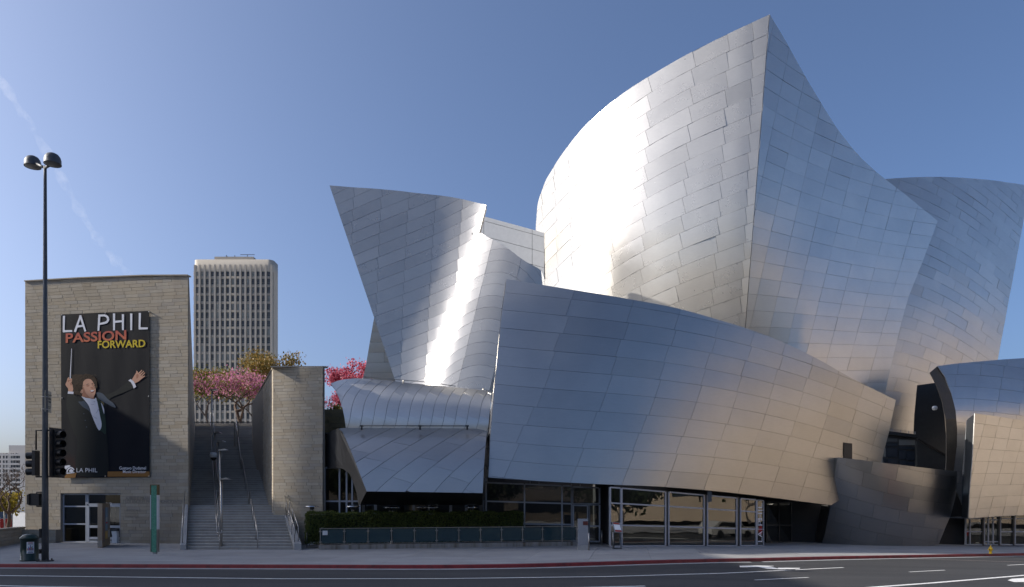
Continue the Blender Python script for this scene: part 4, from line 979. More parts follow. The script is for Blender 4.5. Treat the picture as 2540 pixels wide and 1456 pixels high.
for f0, f1, w in ((SX1+.02, SX1+.42, 0),):
    for (Y, Z, ns, tr, rs) in flights[:2]:
        ye = Y + ns*tr + (1.3 if Y < 50 else 1.7)
        lo = [Vector((f0+sx(Y-.3), Y-.3, -.3)), Vector((f1+sx(Y-.3), Y-.3, -.3)), Vector((f1+sx(ye), ye, -.3)), Vector((f0+sx(ye), ye, -.3))]
        hz = [Z+.35, Z+.35, Z+ns*rs+.35, Z+ns*rs+.35]
        ck.add(lo + [Vector((p.x, p.y, h)) for p, h in zip(lo, hz)], [(0,1,5,4),(1,2,6,5),(2,3,7,6),(3,0,4,7),(4,5,6,7)])
ck.build('cheek_wall', M['concrete'], stairs)
lk = MB(); lo = [Vector((SX0-.35+sx(39.7), 39.7, -.3)), Vector((SX0-.02+sx(39.7), 39.7, -.3)), Vector((SX0-.02+sx(66), 66, -.3)), Vector((SX0-.35+sx(66), 66, -.3))]
lk.add(lo + [Vector((p.x, p.y, h)) for p, h in zip(lo, (.3,.3,10,10))], [(0,1,5,4),(1,2,6,5),(2,3,7,6),(3,0,4,7),(4,5,6,7)]); lk.build('cheek_wall', M['concrete'], stairs)
def handrail(f, dz=0.0, pair=0.0, flts=(0,1,2,3), bars=0):
    for i in flts:
        Y, Z, ns, tr, rs = flights[i]; ye = Y + ns*tr
        pt = lambda t, h, o=0.0: Vector((f + o + sx(Y + t*(ye-Y)), Y - 0.1 + t*(ye-Y), Z + dz + t*ns*rs + h))
        mb = MB()
        for o in ((-pair, pair) if pair else (0.0,)):
            mb.tube([pt(0, .0+.12, o), pt(0, .92, o), pt(1, .92, o), pt(1, 0.1, o)] if not pair else [pt(0, .92, o), pt(1, .92, o)], 0.026, 6)
        if pair:
            for t in (0, 1): mb.tube([pt(t, .92, -pair), pt(t, .92, pair)], 0.026, 6)
        for q in range(bars): mb.tube([pt(0, .22+.15*q), pt(1, .22+.15*q)], 0.012, 5)
        h = mb.build('handrail', M['rail'], stairs)
        for k in range(1 if not pair else 0, 5):
            t = k/5 if not pair else k/4
            m2 = MB(); m2.tube([pt(t, -0.02), pt(t, .9)], 0.022, 6); m2.build('rail_post', M['rail'], h)
handrail(SX0-.2, 0.25, bars=2); handrail(SX0 + 1.85, 0, 0.13); handrail(SX0 + 3.95); handrail(SX1+.12, 0.3, flts=(0,1), bars=3); handrail(SX1-.08, 0, flts=(2,3)); handrail(SX1+.32, .35, flts=(0,1))
# gate frame across the upper landing
gt = thing('stair_gate', 'slim steel gate frame standing across the upper stairs', 'gate', (-23, 60.0, 7.3))
gy = 60.2; gz = 7.3; ztop = P3(0, 1047.5, gy).z
gxs = [P3(475.5,0,gy).x, P3(526,0,gy).x, P3(582,0,gy).x, P3(590.5,0,gy).x, P3(641,0,gy).x]
for x in gxs:
    mb = MB(); mb.box(x-.04, x+.04, gy-.04, gy+.04, gz-.2, ztop-.04); mb.build('post', M['rail'], gt)
for a, b_ in ((gxs[0], gxs[2]), (gxs[3], gxs[4])):
    mb = MB(); mb.beam((a-.03, gy, ztop), (b_+.03, gy, ztop), .07, .07); mb.build('top_rail', M['rail'], gt)
for i, (px, pyb, Dp, ytop, lbl) in enumerate(((549, 1363, 40.3, 1190, 'lowest'), (546, 0, 45.6, 1118, 'second lowest'), (541.5, 0, 49.0, 1097, 'third lowest'), (533, 0, 52.5, 1075, 'fourth lowest'), (525.5, 0, 61.8, 968, 'highest'))):
    top = P3(px, ytop, Dp); zb_ = top.z - 3.9
    t = thing('stair_lamp', 'slim steel lamp post with flat head on the %s flight of the stairs' % {'lowest':'first','second lowest':'second','third lowest':'second'}.get(lbl, 'third'), 'lamp post', (top.x, Dp, zb_), 'lamp posts up the middle of the stairs')
    t['label'] = 'slim steel lamp post with flat head, %s of the five on the stairs' % lbl
    mb = MB(); mb.tube([(top.x, Dp, zb_-.3), (top.x, Dp, top.z)], 0.065 if i == 0 else 0.055, 10); mb.lathe([(0.0,0.03),(.16,.03),(.16,0),(0.07,0)], (top.x, Dp, zb_), 12); mb.build('post', M['rail'], t)
    mb = MB(); mb.prism([(top.x-.1, Dp-.14, top.z), (top.x+.5, Dp-.14, top.z+.02), (top.x+.3, Dp-.14, top.z+.12), (top.x-.05, Dp-.14, top.z+.05)], (0,.28,0)); fix_normals(mb.build('lamp_head', M['rail'], t))
cpos = P3(529.5, 1134, 51.0)
t = thing('security_camera', 'white dome security camera on the stair lamp posts', 'camera', cpos)
mb = MB(); mb.lathe([(0,.34),(.2,.32),(.26,.2),(.26,-.02),(.2,-.02)], cpos, 16); mb.build('housing', M['white_metal'], t)
mb = MB(); mb.lathe([(.2,-.02),(.19,-.12),(.12,-.22),(0,-.26)], cpos, 16); mb.build('dome', M['lens'], t)
mb = MB(); mb.beam(cpos + Vector((.1,.1,.1)), cpos + Vector((.55,.2,.16)), .08, .1); mb.build('bracket', M['rail'], t)
# terrace behind
strip_t = MB(); strip_t.add([(-34, 65.9, 9.64), (-13, 65.9, 9.64), (5, 140, 9.64), (-62, 140, 9.64), (-34, 65.9, 0), (-13, 65.9, 0)], [(0,1,2,3),(4,5,1,0)]); strip_t.build('garden_terrace', M['paving'])['kind'] = 'structure'
P3 = P3_office

# ------------------------------------------------------------------ banner
BD = DW - 0.10
banner = thing('banner', 'tall dark concert banner with a conductor hung on the sandstone front', 'banner', (P3(261,0,BD).x, BD, P3(0,980,BD).z))
cb = lambda x, y: ((240 + x/2.08)*0.62012, (1220 + y/2.08)*0.62012)       # banner crop
cn = lambda x, y: ((240 + x/5.392)*0.62012, (1450 + y/5.392)*0.62012)     # conductor crop
def ripple(x, y):
    return 0.004*math.sin(x*0.11+y*0.013) + 0.002*math.sin(x*0.29-y*0.05)*(0.4+0.6*((y-772)/411))
def sheet(name, poly, layer, mat, parent=banner, n=None):
    """flat print on the cloth"""
    mb = MB(); mb.add([P3(x, y, BD - 0.002*layer - 0.010) for x, y in poly], [list(range(len(poly)))])
    return mb.build(name, mat, parent)
prn = {}
def ink(name, col, rough=0.7):
    if name not in prn:
        prn[name] = plain("print_" + name, col, rough, 0, 0.04, 3, 0.15)
    return prn[name]
mclot, n, l, b = new_mat("banner_cloth")
cl = ramp(n, l, noise(n, l, 0.5, 3, 0.5), [(0.35, (0.005, 0.007, 0.012)), (0.62, (0.007, 0.009, 0.014)), (0.78, (0.024, 0.008, 0.010))])
l.new(cl, b.inputs["Base Color"]); b.inputs["Roughness"].default_value = 0.75; b.inputs["Specular IOR Level"].default_value = 0.15
cor = [cb(8,78), cb(745,48), cb(748,1430), cb(15,1440)]
mb = MB(); nx, ny = 36, 50; vs = []
for j in range(ny+1):
    for i in range(nx+1):
        u, v = i/nx, j/ny
        x = (cor[0][0]*(1-u)+cor[1][0]*u)*(1-v) + (cor[3][0]*(1-u)+cor[2][0]*u)*v; y = (cor[0][1]*(1-u)+cor[1][1]*u)*(1-v) + (cor[3][1]*(1-u)+cor[2][1]*u)*v
        vs.append(P3(x, y, BD + ripple(x, y)*(1 if 0 < i < nx and 0 < j < ny else .3)))
mb.add(vs, [(j*(nx+1)+i, (j+1)*(nx+1)+i, (j+1)*(nx+1)+i+1, j*(nx+1)+i+1) for j in range(ny) for i in range(nx)], 0, True)
mb.build('cloth', mclot, banner)
def strokes(name, segs, w, layer, mat, cvt=cb):
    mb = MB(); k = 0
    for seg in segs:
        w_ = w
        for (a, b_) in zip(seg, seg[1:]):
            d = math.hypot(b_[0]-a[0], b_[1]-a[1]); nxv, nyv = -(b_[1]-a[1])/d*w_/2, (b_[0]-a[0])/d*w_/2
            ex, ey = (b_[0]-a[0])/d*w_*0.35, (b_[1]-a[1])/d*w_*0.35; k += 1
            q = [(a[0]-ex+nxv*1.1, a[1]-ey+nyv*1.1), (a[0]-ex-nxv*1.1, a[1]-ey-nyv*1.1), (b_[0]+ex-nxv*.9, b_[1]+ey-nyv*.9), (b_[0]+ex+nxv*.9, b_[1]+ey+nyv*.9)]
            mb.add([P3(*cvt(x, y), BD-0.010-0.002*layer-0.0006*(k%6)) for x, y in q], [(0,1,2,3)])
    return fix_normals(mb.build(name, mat, banner))
arc = lambda cx, cy, rx, ry, a0, a1, n=9: [(cx+rx*math.cos(R(a0+(a1-a0)*i/n)), cy+ry*math.sin(R(a0+(a1-a0)*i/n))) for i in range(n+1)]
wh = ink('white', (0.72, 0.73, 0.78))
for seg in ([[(35,95),(33,218),(98,216)]], [[(128,218),(172,92),(212,214)],[(150,178),(200,172)]], [[(330,85),(322,208)],[(330,88)] + arc(365,118,38,32,-80,85,8) + [(330,158)]], [[(452,76),(452,205)],[(526,82),(526,203)],[(456,140),(522,134)]], [[(595,76),(595,203)]], [[(667,72),(664,195),(727,194)]]):
    strokes('lettering', seg, 17, 2, wh)
mor, n, l, b = new_mat("print_orange_red")
g = N(n, "ShaderNodeNewGeometry"); sp = N(n, "ShaderNodeSeparateXYZ"); l.new(g.outputs["Position"], sp.inputs[0])
mr = N(n, "ShaderNodeMapRange"); zlo, zhi = P3(261, cb(0,318)[1], BD).z, P3(261, cb(0,205)[1], BD).z
mr.inputs[1].default_value = zlo; mr.inputs[2].default_value = zhi; l.new(sp.outputs[2], mr.inputs[0])
l.new(ramp(n, l, mr.outputs[0], [(0, (0.52, 0.10, 0.02)), (1, (0.36, 0.02, 0.015))]), b.inputs["Base Color"]); b.inputs["Roughness"].default_value = 0.7
x0, y0 = cb(50, 208); x1, y1 = cb(554, 316)
text_mesh('lettering', 'PASSION', (P3(x0, y1, BD-.018), P3(x1, y1-8, BD-.018)-P3(x0, y1, BD-.018), P3(x0, y0+8, BD-.018)-P3(x0, y1, BD-.018)), mor, banner, bold=0.022)
x0, y0 = cb(316, 291); x1, y1 = cb(712, 361)
text_mesh('lettering', 'FORWARD', (P3(x0, y1, BD-.021), P3(x1, y1-3, BD-.021)-P3(x0, y1, BD-.021), P3(x0, y0+2, BD-.021)-P3(x0, y1, BD-.021)), ink('yellow', (0.60, 0.45, 0.03)), banner, bold=0.022)
for body, bx in (('Gustavo Dudamel', (496, 1343, 718, 1369)), ('Music Director', (526, 1374, 718, 1398))):
    text_mesh('lettering', body, qbox(*cb(bx[0], bx[1]), *cb(bx[2], bx[3]), BD-.018), wh, banner, bold=0.008)
text_mesh('lettering', 'LA PHIL', qbox(*cb(140,1357), *cb(313,1391), BD-.018), wh, banner, bold=-0.004)
# emblem: fan of arcs
for k, (pts, c) in enumerate((([(33,1340),(80,1332),(92,1340),(60,1360),(45,1380)], wh), (arc(92,1392,36,44,180,330,10)+[(92,1392)], wh), (arc(93,1394,28,34,185,335,10)+[(93,1394)], ink('black', (0.01,.01,.012))), (arc(96,1392,20,26,195,345,10)+[(96,1392)], wh), ([(52,1396),(125,1390),(120,1398),(60,1404)], wh))):
    sheet('emblem', [cb(*p) for p in pts], 2+k*0.7, c)
# stage floor
wood = ink('stage_wood', (0.26, 0.13, 0.04))
sheet('stage_floor', [cb(398,1385), cb(748,1385), cb(748,1428), cb(398,1428)], 1, wood)
sheet('stage_floor', [cb(60,1405), cb(140,1395), cb(130,1437), cb(30,1438)], 1, wood); sheet('stage_floor', [cb(262,1395), cb(285,1395), cb(278,1430), cb(252,1432)], 1, wood)
# conductor: dark tail suit, white shirt, curly hair, arms raised, baton
coat = ink('tail_coat', (0.009, 0.013, 0.015)); lap = ink('satin_lapel', (0.06, 0.08, 0.11)); skin = ink('skin', (0.56, 0.31, 0.21)); skin2 = ink('skin_shade', (0.40, 0.185, 0.115)); hairm = ink('hair', (0.035, 0.020, 0.012)); hair2 = ink('hair_light', (0.075, 0.048, 0.03)); shirt = ink('shirt', (0.66, 0.66, 0.72)); fold = ink('shirt_fold', (0.46, 0.46, 0.53)); vest = ink('waistcoat', (0.022, 0.042, 0.033)); dk = ink('black', (0.01, .01, .012)); mouth = ink('mouth', (0.30, 0.06, 0.05)); tooth = ink('teeth', (0.75, 0.73, 0.70))
def fig(name, pts, layer, mat, sm=True):
    q = smooth_curve([pts[-1]] + list(pts) + [pts[0]], 3)[3:] if sm else pts
    return sheet(name, [cn(*p) for p in q], layer, mat)
fig('printed_coat', [(165,690),(300,690),(420,760),(500,750),(620,800),(760,760),(880,660),(1000,690),(1200,610),(1420,460),(1500,400),(1560,470),(1600,540),(1400,640),(1150,740),(1060,820),(1000,1000),(990,1300),(1010,1456),(1030,1700),(1050,2000),(1000,2430),(400,2430),(350,2050),(380,1700),(300,1500),(200,1200),(140,900)], 2, coat)
fig('printed_lapel', [(790,650),(880,650),(950,690),(1040,790),(1150,870),(1210,965),(1150,960),(1000,880),(900,820),(820,750)], 4, lap)
fig('printed_lapel', [(400,850),(470,840),(520,830),(590,890),(640,1000),(690,1130),(620,1030),(500,960)], 4, lap)
fig('printed_waistcoat', [(760,790),(840,780),(900,870),(950,1000),(985,1200),(1000,1456),(980,1550),(900,1480),(830,1456),(870,1300),(860,1050)], 4, vest)
fig('printed_shirt', [(470,735),(560,760),(700,780),(790,800),(830,940),(870,1150),(905,1330),(880,1440),(835,1450),(760,1300),(680,1100),(620,920)], 5, shirt)
fig('printed_shirt', [(890,870),(930,930),(958,1010),(958,1110),(930,1020)], 5, shirt)
fig('printed_shirt_fold', [(775,1090),(800,1060),(840,980),(845,1010),(810,1070),(785,1100)], 6, fold); fig('printed_shirt_fold', [(640,880),(700,900),(760,890),(700,915)], 6, fold); fig('printed_shirt_fold', [(700,1130),(760,1180),(820,1200),(760,1200)], 6, fold)
fig('printed_bow_tie', [(620,840),(690,800),(740,815),(770,760),(795,790),(780,850),(740,850),(690,870),(640,910)], 7, shirt); fig('printed_bow_tie_knot', [(730,835),(765,840),(755,855),(735,855)], 8, fold)
hr = [(280,330)]
fig('printed_hair', [(260,300),(300,262),(420,255),(520,262),(600,250),(700,275),(760,320),(790,420),(815,520),(790,560),(740,470),(700,420),(600,360),(530,400),(500,500),(490,620),(470,720),(420,700),(370,690),(310,660),(290,560),(270,430)], 5, hairm)
rgh = random.Random(3)
mbh = MB()
for k in range(150):
    t = rgh.random(); cx_, cy_ = rgh.choice([(rgh.uniform(270,520), rgh.uniform(265,480)), (rgh.uniform(290,480), rgh.uniform(450,700)), (rgh.uniform(500,780), rgh.uniform(255,350)), (rgh.uniform(720,805), rgh.uniform(330,550))])
    a0 = rgh.uniform(0, 360); r_ = rgh.uniform(10, 26); pts = arc(cx_, cy_, r_, r_*.8, a0, a0+rgh.uniform(90,160), 4)
    if 525 < cx_ < 740 and cy_ > 340: continue
    for a, b_ in zip(pts, pts[1:]):
        d = math.hypot(b_[0]-a[0], b_[1]-a[1])+1e-6; px_, py_ = -(b_[1]-a[1])/d*2.6, (b_[0]-a[0])/d*2.6
        mbh.add([P3(*cn(a[0]+px_, a[1]+py_), BD-.031), P3(*cn(a[0]-px_, a[1]-py_), BD-.031), P3(*cn(b_[0]-px_, b_[1]-py_), BD-.031), P3(*cn(b_[0]+px_, b_[1]+py_), BD-.031)], [(0,1,2,3)])
mbh.build('printed_hair_curls', hair2, banner)['kind'] = 'stuff'
fig('printed_neck', [(500,640),(700,700),(745,740),(720,785),(640,770),(540,745),(480,730)], 6, skin2)
fig('printed_face', [(510,410),(560,365),(630,352),(690,380),(730,440),(760,500),(775,560),(772,640),(745,720),(700,770),(620,745),(540,690),(500,600),(497,500)], 7, skin)
fig('printed_ear', [(470,590),(498,580),(505,640),(480,665),(445,640)], 7, skin)
fig('printed_face_shade', [(500,520),(530,560),(560,650),(640,740),(700,765),(620,745),(540,690),(500,600)], 8, skin2)
fig('printed_face_shade', [(660,545),(700,520),(735,545),(715,570),(680,565)], 8, skin2)
fig('printed_eye', [(570,505),(600,488),(640,490),(630,512),(595,522)], 8, skin2); fig('printed_eye', [(690,480),(720,470),(735,480),(725,495),(700,495)], 8, skin2)
fig('printed_brow', [(560,492),(600,462),(640,460),(600,472)], 9, hairm); fig('printed_brow', [(680,462),(715,445),(725,455),(700,465)], 9, hairm)
fig('printed_mouth', [(645,610),(690,590),(740,592),(742,620),(720,645),(680,645)], 9, mouth); fig('printed_teeth', [(655,613),(690,598),(738,598),(732,615),(690,628)], 10, tooth)
fig('printed_hand', [(190,318),(208,322),(205,350),(265,345),(268,415),(250,430),(290,520),(275,630),(190,630),(180,560),(125,480),(150,410),(165,350)], 4, skin); fig('printed_hand_shade', [(215,450),(240,440),(260,480),(240,495)], 5, skin2); fig('printed_hand_shade', [(170,385),(215,375),(262,385),(215,392),(180,430)], 5, skin2)
fig('printed_cuff', [(180,620),(300,630),(295,680),(170,672)], 5, shirt, False)
fig('printed_hand', [(1555,370),(1620,260),(1650,215),(1652,172),(1685,195),(1690,230),(1770,155),(1782,170),(1715,245),(1730,250),(1808,178),(1820,195),(1745,272),(1755,285),(1835,210),(1845,228),(1770,305),(1838,280),(1843,298),(1770,350),(1700,410),(1620,450),(1590,400)], 4, skin, False); fig('printed_hand_shade', [(1650,270),(1690,245),(1700,300),(1660,350)], 5, skin2)
fig('printed_cuff', [(1480,390),(1530,355),(1590,400),(1625,460),(1650,525),(1595,560),(1570,480),(1530,420)], 5, shirt, False)
fig('printed_baton', [(216,345),(236,345),(262,-300),(252,-305)], 6, shirt, False)
fig('printed_pocket_square', [(880,830),(950,860),(958,920),(940,930),(900,870)], 5, ink('gold', (0.12, 0.10, 0.05)))
for x, y in ((520,1105),(552,1248),(578,1390)): fig('printed_button', [(x-14,y-6),(x,y-11),(x+14,y-4),(x+10,y+8),(x-8,y+9)], 5, lap)
for (x, y) in (cb(16,82), cb(378,64), cb(741,54), cb(18,772), cb(739,758), cb(378,1424), cb(742,1424)):
    mb = MB(); c = P3(x, y, BD-.03); mb.tube([c, c + Vector((0,.12,0))], .04, 10); mb.build('eyelet', M['rail'], banner)

swing(banner, OP, OA)
P3 = P3_plain
# ------------------------------------------------------------------ street lamp with signals
pole_p = on_ground(112, 1392.5); PX0, PY0 = pole_p.x, pole_p.y
lamp = thing('street_lamp', 'tall grey street lamp with two hooded heads carrying the traffic signals', 'street lamp', pole_p)
ztop_ = P3(0, 412, PY0).z
mb = MB(); mb.tube([(PX0, PY0, -.02), (PX0, PY0, 3.0), (PX0, PY0, 9.0), (PX0, PY0, ztop_)], [0.145, 0.13, 0.105, 0.062], 16); mb.build('pole', M['pole'], lamp)
mb = MB(); mb.box(PX0-.24, PX0+.24, PY0-.24, PY0+.24, -.02, .05)
for i in (-1, 1):
    for j in (-1, 1): mb.tube([(PX0+i*.18, PY0+j*.18, .05), (PX0+i*.18, PY0+j*.18, .13)], .03, 6)
mb.build('base_plate', M['pole'], lamp)
for (x, y, D) in ((81, 410, PY0+.75), (130.5, 404, PY0-.6)):
    c = P3(x, y, D); mb = MB()
    mb.lathe([(0, .42), (.13, .405), (.23, .35), (.30, .25), (.335, .12), (.335, -.02), (.345, -.03), (.345, -.07), (.325, -.07)], c, 28)
    hd = mb.build('lamp_hood', M['pole'], lamp)
    m2 = MB(); m2.lathe([(.325, -.06), (.2, -.085), (0, -.095)], c, 28); m2.build('lamp_lens', plain('lamp_lens', (.12,.125,.13), .35), hd)
    m3 = MB(); m3.tube([(PX0, PY0, ztop_-.08), (c.x + (PX0-c.x)*.25, c.y + (PY0-c.y)*.25, c.z)], .06, 8); m3.build('arm', M['pole'], lamp)
def bracket(name, parent, z0, z1, xa, ext, Y):
    mb = MB()
    for z in (z0, z1): mb.tube([(PX0, PY0, z), (xa, Y, z)], .035, 8)
    return mb.build(name, M['black'], parent)
def visor(mb, c, d, r, L):
    """open tube visor pointing along d"""
    d = Vector(d).normalized(); mb.tube([c, c + d*L], [r, r*1.02], 18, caps=False)
    mb.tube([c + d*L, c + d*L*.02], [r*.96, r*.94], 18, caps=False)
# three-lens head seen from its side
Ys = PY0
def zq(y): return P3(0, y, Ys).z
sx0_, sx1_ = P3(66,0,Ys).x, P3(94,0,Ys).x
t = thing('traffic_signal', 'black three-lens traffic signal left of the lamp pole facing left', 'traffic signal', (sx1_-.1, Ys, zq(1183)), 'traffic signals on the lamp pole')
mb = MB(); mb.box(sx1_-.16, sx1_-.02, Ys-.17, Ys+.17, zq(1180), zq(1118)); mb.build('housing', M['black'], t)
for k in range(3):
    mb = MB(); c = Vector((sx1_-.16, Ys, zq(1130+k*20))); visor(mb, c, (-1, -.12, -.04), .15, .30); v = mb.build('visor', M['black'], t)
    m2 = MB(); m2.lathe([(0,.0),(.14,.0)], (0,0,0), 16); o = m2.build('lens', M['lens'], t, True); o.matrix_parent_inverse = t.matrix_world.inverted(); o.location = Vector((0, 0, 0)); 
    for vv in o.data.vertices: vv.co = c + Vector((-.005, vv.co.x, vv.co.y))
    o.matrix_parent_inverse = Matrix.LocRotScale(t.location, t.rotation_euler, None).inverted()
mb = MB(); mb.tube([(PX0, Ys, zq(1067.5)), (sx1_-.08, Ys, zq(1067.5)), (sx1_-.08, Ys, zq(1116))], .035, 8); mb.tube([(PX0, Ys, zq(1182.5)), (sx1_-.09, Ys, zq(1182.5))], .035, 8); mb.build('bracket', M['black'], t)
# five-lens head on the right, backplate, facing right and a little this way
fx0, fx1 = P3(133,0,Ys).x, P3(162,0,Ys).x
t = thing('traffic_signal', 'black five-lens traffic signal with backplate right of the lamp pole', 'traffic signal', (fx0+.1, Ys, zq(1186)), 'traffic signals on the lamp pole')
fd = Vector((.93, -.36, -.03)).normalized(); fs_ = Vector((.36, .93, 0)).normalized()
c0 = Vector((fx0+.19, Ys, (zq(1185)+zq(1062))/2)); hh = (zq(1062)-zq(1185))/2
mb = MB(); mb.obox(c0 - fd*.06, fd*.012, fs_*.36, Vector((0,0,hh))); mb.build('backplate', M['black'], t)
mb = MB(); mb.obox(c0, fd*.055, fs_*.18, Vector((0,0,hh*.93))); mb.build('housing', M['black'], t)
for k in range(5):
    c = c0 + fd*.05 + Vector((0,0,hh*.74 - k*hh*.37)); mb = MB(); visor(mb, c, fd, .155, .28); mb.build('visor', M['black'], t)
    m2 = MB(); m2.tube([c, c + fd*.01], .15, 16); m2.build('lens', M['lens'], t)
bracket('bracket', t, zq(1067.5), zq(1182.5), c0.x-.06, 0, Ys)
# pedestrian signal
ps = P3(90, 1239, Ys)
t = thing('pedestrian_signal', 'black pedestrian signal box on brackets low on the lamp pole', 'pedestrian signal', ps)
mb = MB(); mb.box(ps.x-.2, ps.x+.2, Ys-.14, Ys+.12, ps.z-.27, ps.z+.27); mb.box(ps.x-.235, ps.x-.2, Ys-.19, Ys+.14, ps.z-.25, ps.z+.25); mb.build('housing', M['black'], t)
mb = MB()
for i in range(5): mb.beam((ps.x-.26, Ys-.16+.07*i, ps.z-.22), (ps.x-.26, Ys-.16+.07*i, ps.z+.22), .02, .1)
mb.build('louvre', M['black'], t)
mb = MB(); mb.tube([(PX0, Ys, zq(1221)), (ps.x+.02, Ys, zq(1221)), (ps.x+.02, Ys, ps.z+.2)], .03, 8); mb.tube([(PX0, Ys, zq(1256)), (ps.x+.02, Ys, zq(1256)), (ps.x+.02, Ys, ps.z-.2)], .03, 8); mb.build('bracket', M['black'], t)
mb = MB(); mb.box(PX0-.2, PX0-.12, Ys-.12, Ys+.1, 1.05, 1.45); mb.build('push_button', M['black'], lamp)
mb = MB(); mb.box(PX0-.2, PX0-.13, Ys-.14, Ys, .35, .55); mb.build('cable_box', M['black'], lamp)
# small angled notice on the pole
nz0, nz1 = P3(0, 1022, PY0).z, P3(0, 969, PY0).z; nx_ = P3(116.5, 0, PY0).x
t = thing('pole_notice', 'small pale printed notice strapped to the side of the lamp pole', 'sign', (nx_, PY0-.2, (nz0+nz1)/2))
tan_ = plain('notice_tan', (.36, .33, .26), .6)
a, b_ = Vector((nx_+.01, PY0-.16, 0)), Vector((P3(127.5, 0, PY0+.42).x, PY0+.42, 0)); up = Vector((0,0,1))
mb = MB(); mb.prism([a+up*nz0, b_+up*nz0, b_+up*nz1, a+up*nz1], (-.015, .003, 0)); fix_normals(mb.build('board', tan_, t))
dkp = plain('notice_ink', (.06,.06,.05), .6)
rr = b_ - a; off = Vector((.012, -.004, 0)); hz = nz1-nz0
for u0, u1, v0, v1 in ((.1,.45,.62,.70), (.52,.92,.60,.69), (.15,.5,.47,.55), (.58,.88,.46,.54), (.12,.88,.26,.29), (.12,.8,.19,.22)):
    mb = MB(); mb.add([a + rr*u0 + up*(nz0+hz*v0) + off, a + rr*u1 + up*(nz0+hz*v0) + off, a + rr*u1 + up*(nz0+hz*v1) + off, a + rr*u0 + up*(nz0+hz*v1) + off], [(0,1,2,3)]); mb.build('printed_line', dkp, t)
mb = MB(); mb.beam(a + up*(nz0+hz*.82) + off, b_ + up*(nz0+hz*.82) + off, .015, .03); mb.build('rule', dkp, t)
mb = MB()
for z in (nz0+hz*.12, nz0+hz*.7): mb.lathe([(.125,-.02),(.135,-.02),(.135,.02),(.125,.02)], (PX0, PY0, z), 18)
mb.build('strap', M['rail'], t)
# litter bin
bp = on_ground(73.3, 1391)
bn = thing('litter_bin', 'dark green round litter bin with a poster beside the lamp pole', 'litter bin', bp)
grn = plain('bin_green', (.010, .032, .024), .35, 0, .2)
mb = MB(); mb.lathe([(.36,0),(.39,.02),(.39,.05),(.345,.06),(.35,.98),(.385,.985),(.39,1.03),(.36,1.05)], bp, 32); mb.build('body', grn, bn)
mb = MB(); mb.lathe([(.37,1.03),(.36,1.06),(.30,1.11),(.27,1.16),(.12,1.20),(0,1.21)], bp, 32)
for k in range(3):
    a_ = 2.1*k+.4; mb.beam(bp + Vector((.34*math.cos(a_), .34*math.sin(a_), 1.05)), bp + Vector((.1*math.cos(a_), .1*math.sin(a_), 1.2)), .05, .05)
mb.build('lid', grn, bn)
pa = [R(-74), R(-28)]
def onbin(f, z, r=.356): a_ = pa[0] + (pa[1]-pa[0])*f; return bp + Vector((r*math.cos(a_), r*math.sin(a_), z))
def binpatch(name, f0, f1, z0, z1, mat, r=.356, n=6):
    mb = MB(); vs = [onbin(f0+(f1-f0)*i/n, z, r) for z in (z0, z1) for i in range(n+1)]
    mb.add(vs, [(i, i+1, n+2+i, n+1+i) for i in range(n)]); return mb.build(name, mat, bn)
binpatch('poster', 0, 1, .35, .86, M['white'], .357)
binpatch('poster_line', .2, .8, .80, .83, ink('red_print', (.45,.03,.03)), .359); binpatch('poster_line', .15, .85, .75, .775, ink('grey_print', (.25,.25,.27)), .359)
for i, (f, h, c) in enumerate(((.12,.10,(.5,.2,.03)),(.25,.17,(.08,.2,.45)),(.37,.13,(.45,.05,.05)),(.5,.24,(.10,.12,.3)),(.62,.15,(.5,.25,.05)),(.73,.2,(.07,.25,.3)),(.85,.11,(.4,.05,.2)))):
    binpatch('poster_skyline', f-.05, f+.05, .48, .48+h, ink('skyline%d' % i, c), .359, 2)
binpatch('poster_line', .2, .8, .42, .44, ink('grey_print', (.25,.25,.27)), .359); binpatch('poster_line', .15, .85, .375, .40, ink('ink_blue', (.05,.05,.15)), .359)

# ------------------------------------------------------------------ pavement furniture at the left
kp = on_ground(247.8, 1359)
kio = thing('information_pylon', 'brushed metal information pylon standing before the glass entrance', 'pylon', kp)
kx0, kx1 = P3(241.9,0,kp.y).x, P3(253.7,0,kp.y).x; kz = P3(0,1249,kp.y).z
bp_ = on_ground(273.3, 1351.5); pl = [Vector((kx0, kp.y, 0)), Vector((kx1, kp.y, 0)), Vector((bp_.x, bp_.y, 0)), Vector((bp_.x-.27, bp_.y, 0))]
mb = MB(); mb.add(pl + [p + Vector((0,0,kz)) for p in pl], [(0,1,5,4),(1,2,6,5),(2,3,7,6),(3,0,4,7),(4,5,6,7)])
mb.build('body', steel_mat("pylon_bronze", (.42,.36,.29), .3), kio)
mb = MB(); mb.box(kx0+.0, kx1-.0, kp.y-.012, kp.y-.002, .06, .42); mb.build('kick_plate', M['rail'], kio)
e_ = (pl[2]-pl[1]); nn = Vector((e_.y, -e_.x, 0)).normalized()
for (f0, f1, z0, z1, col) in ((.05,.30,.3,2.25,(.10,.055,.05)),(.36,.64,.95,2.3,(.07,.18,.30)),(.36,.64,.45,.9,(.45,.27,.03)),(.70,.95,1.05,2.3,(.12,.12,.11)),(.70,.95,.5,.95,(.30,.31,.31))):
    a, b_ = pl[1]+e_*f0, pl[1]+e_*f1; mb = MB(); mb.prism([a+up*z0+nn*.012, b_+up*z0+nn*.012, b_+up*z1+nn*.012, a+up*z1+nn*.012], -nn*.01); fix_normals(mb.build('display_panel', ink('panel%s' % str(col), col, .3), kio))
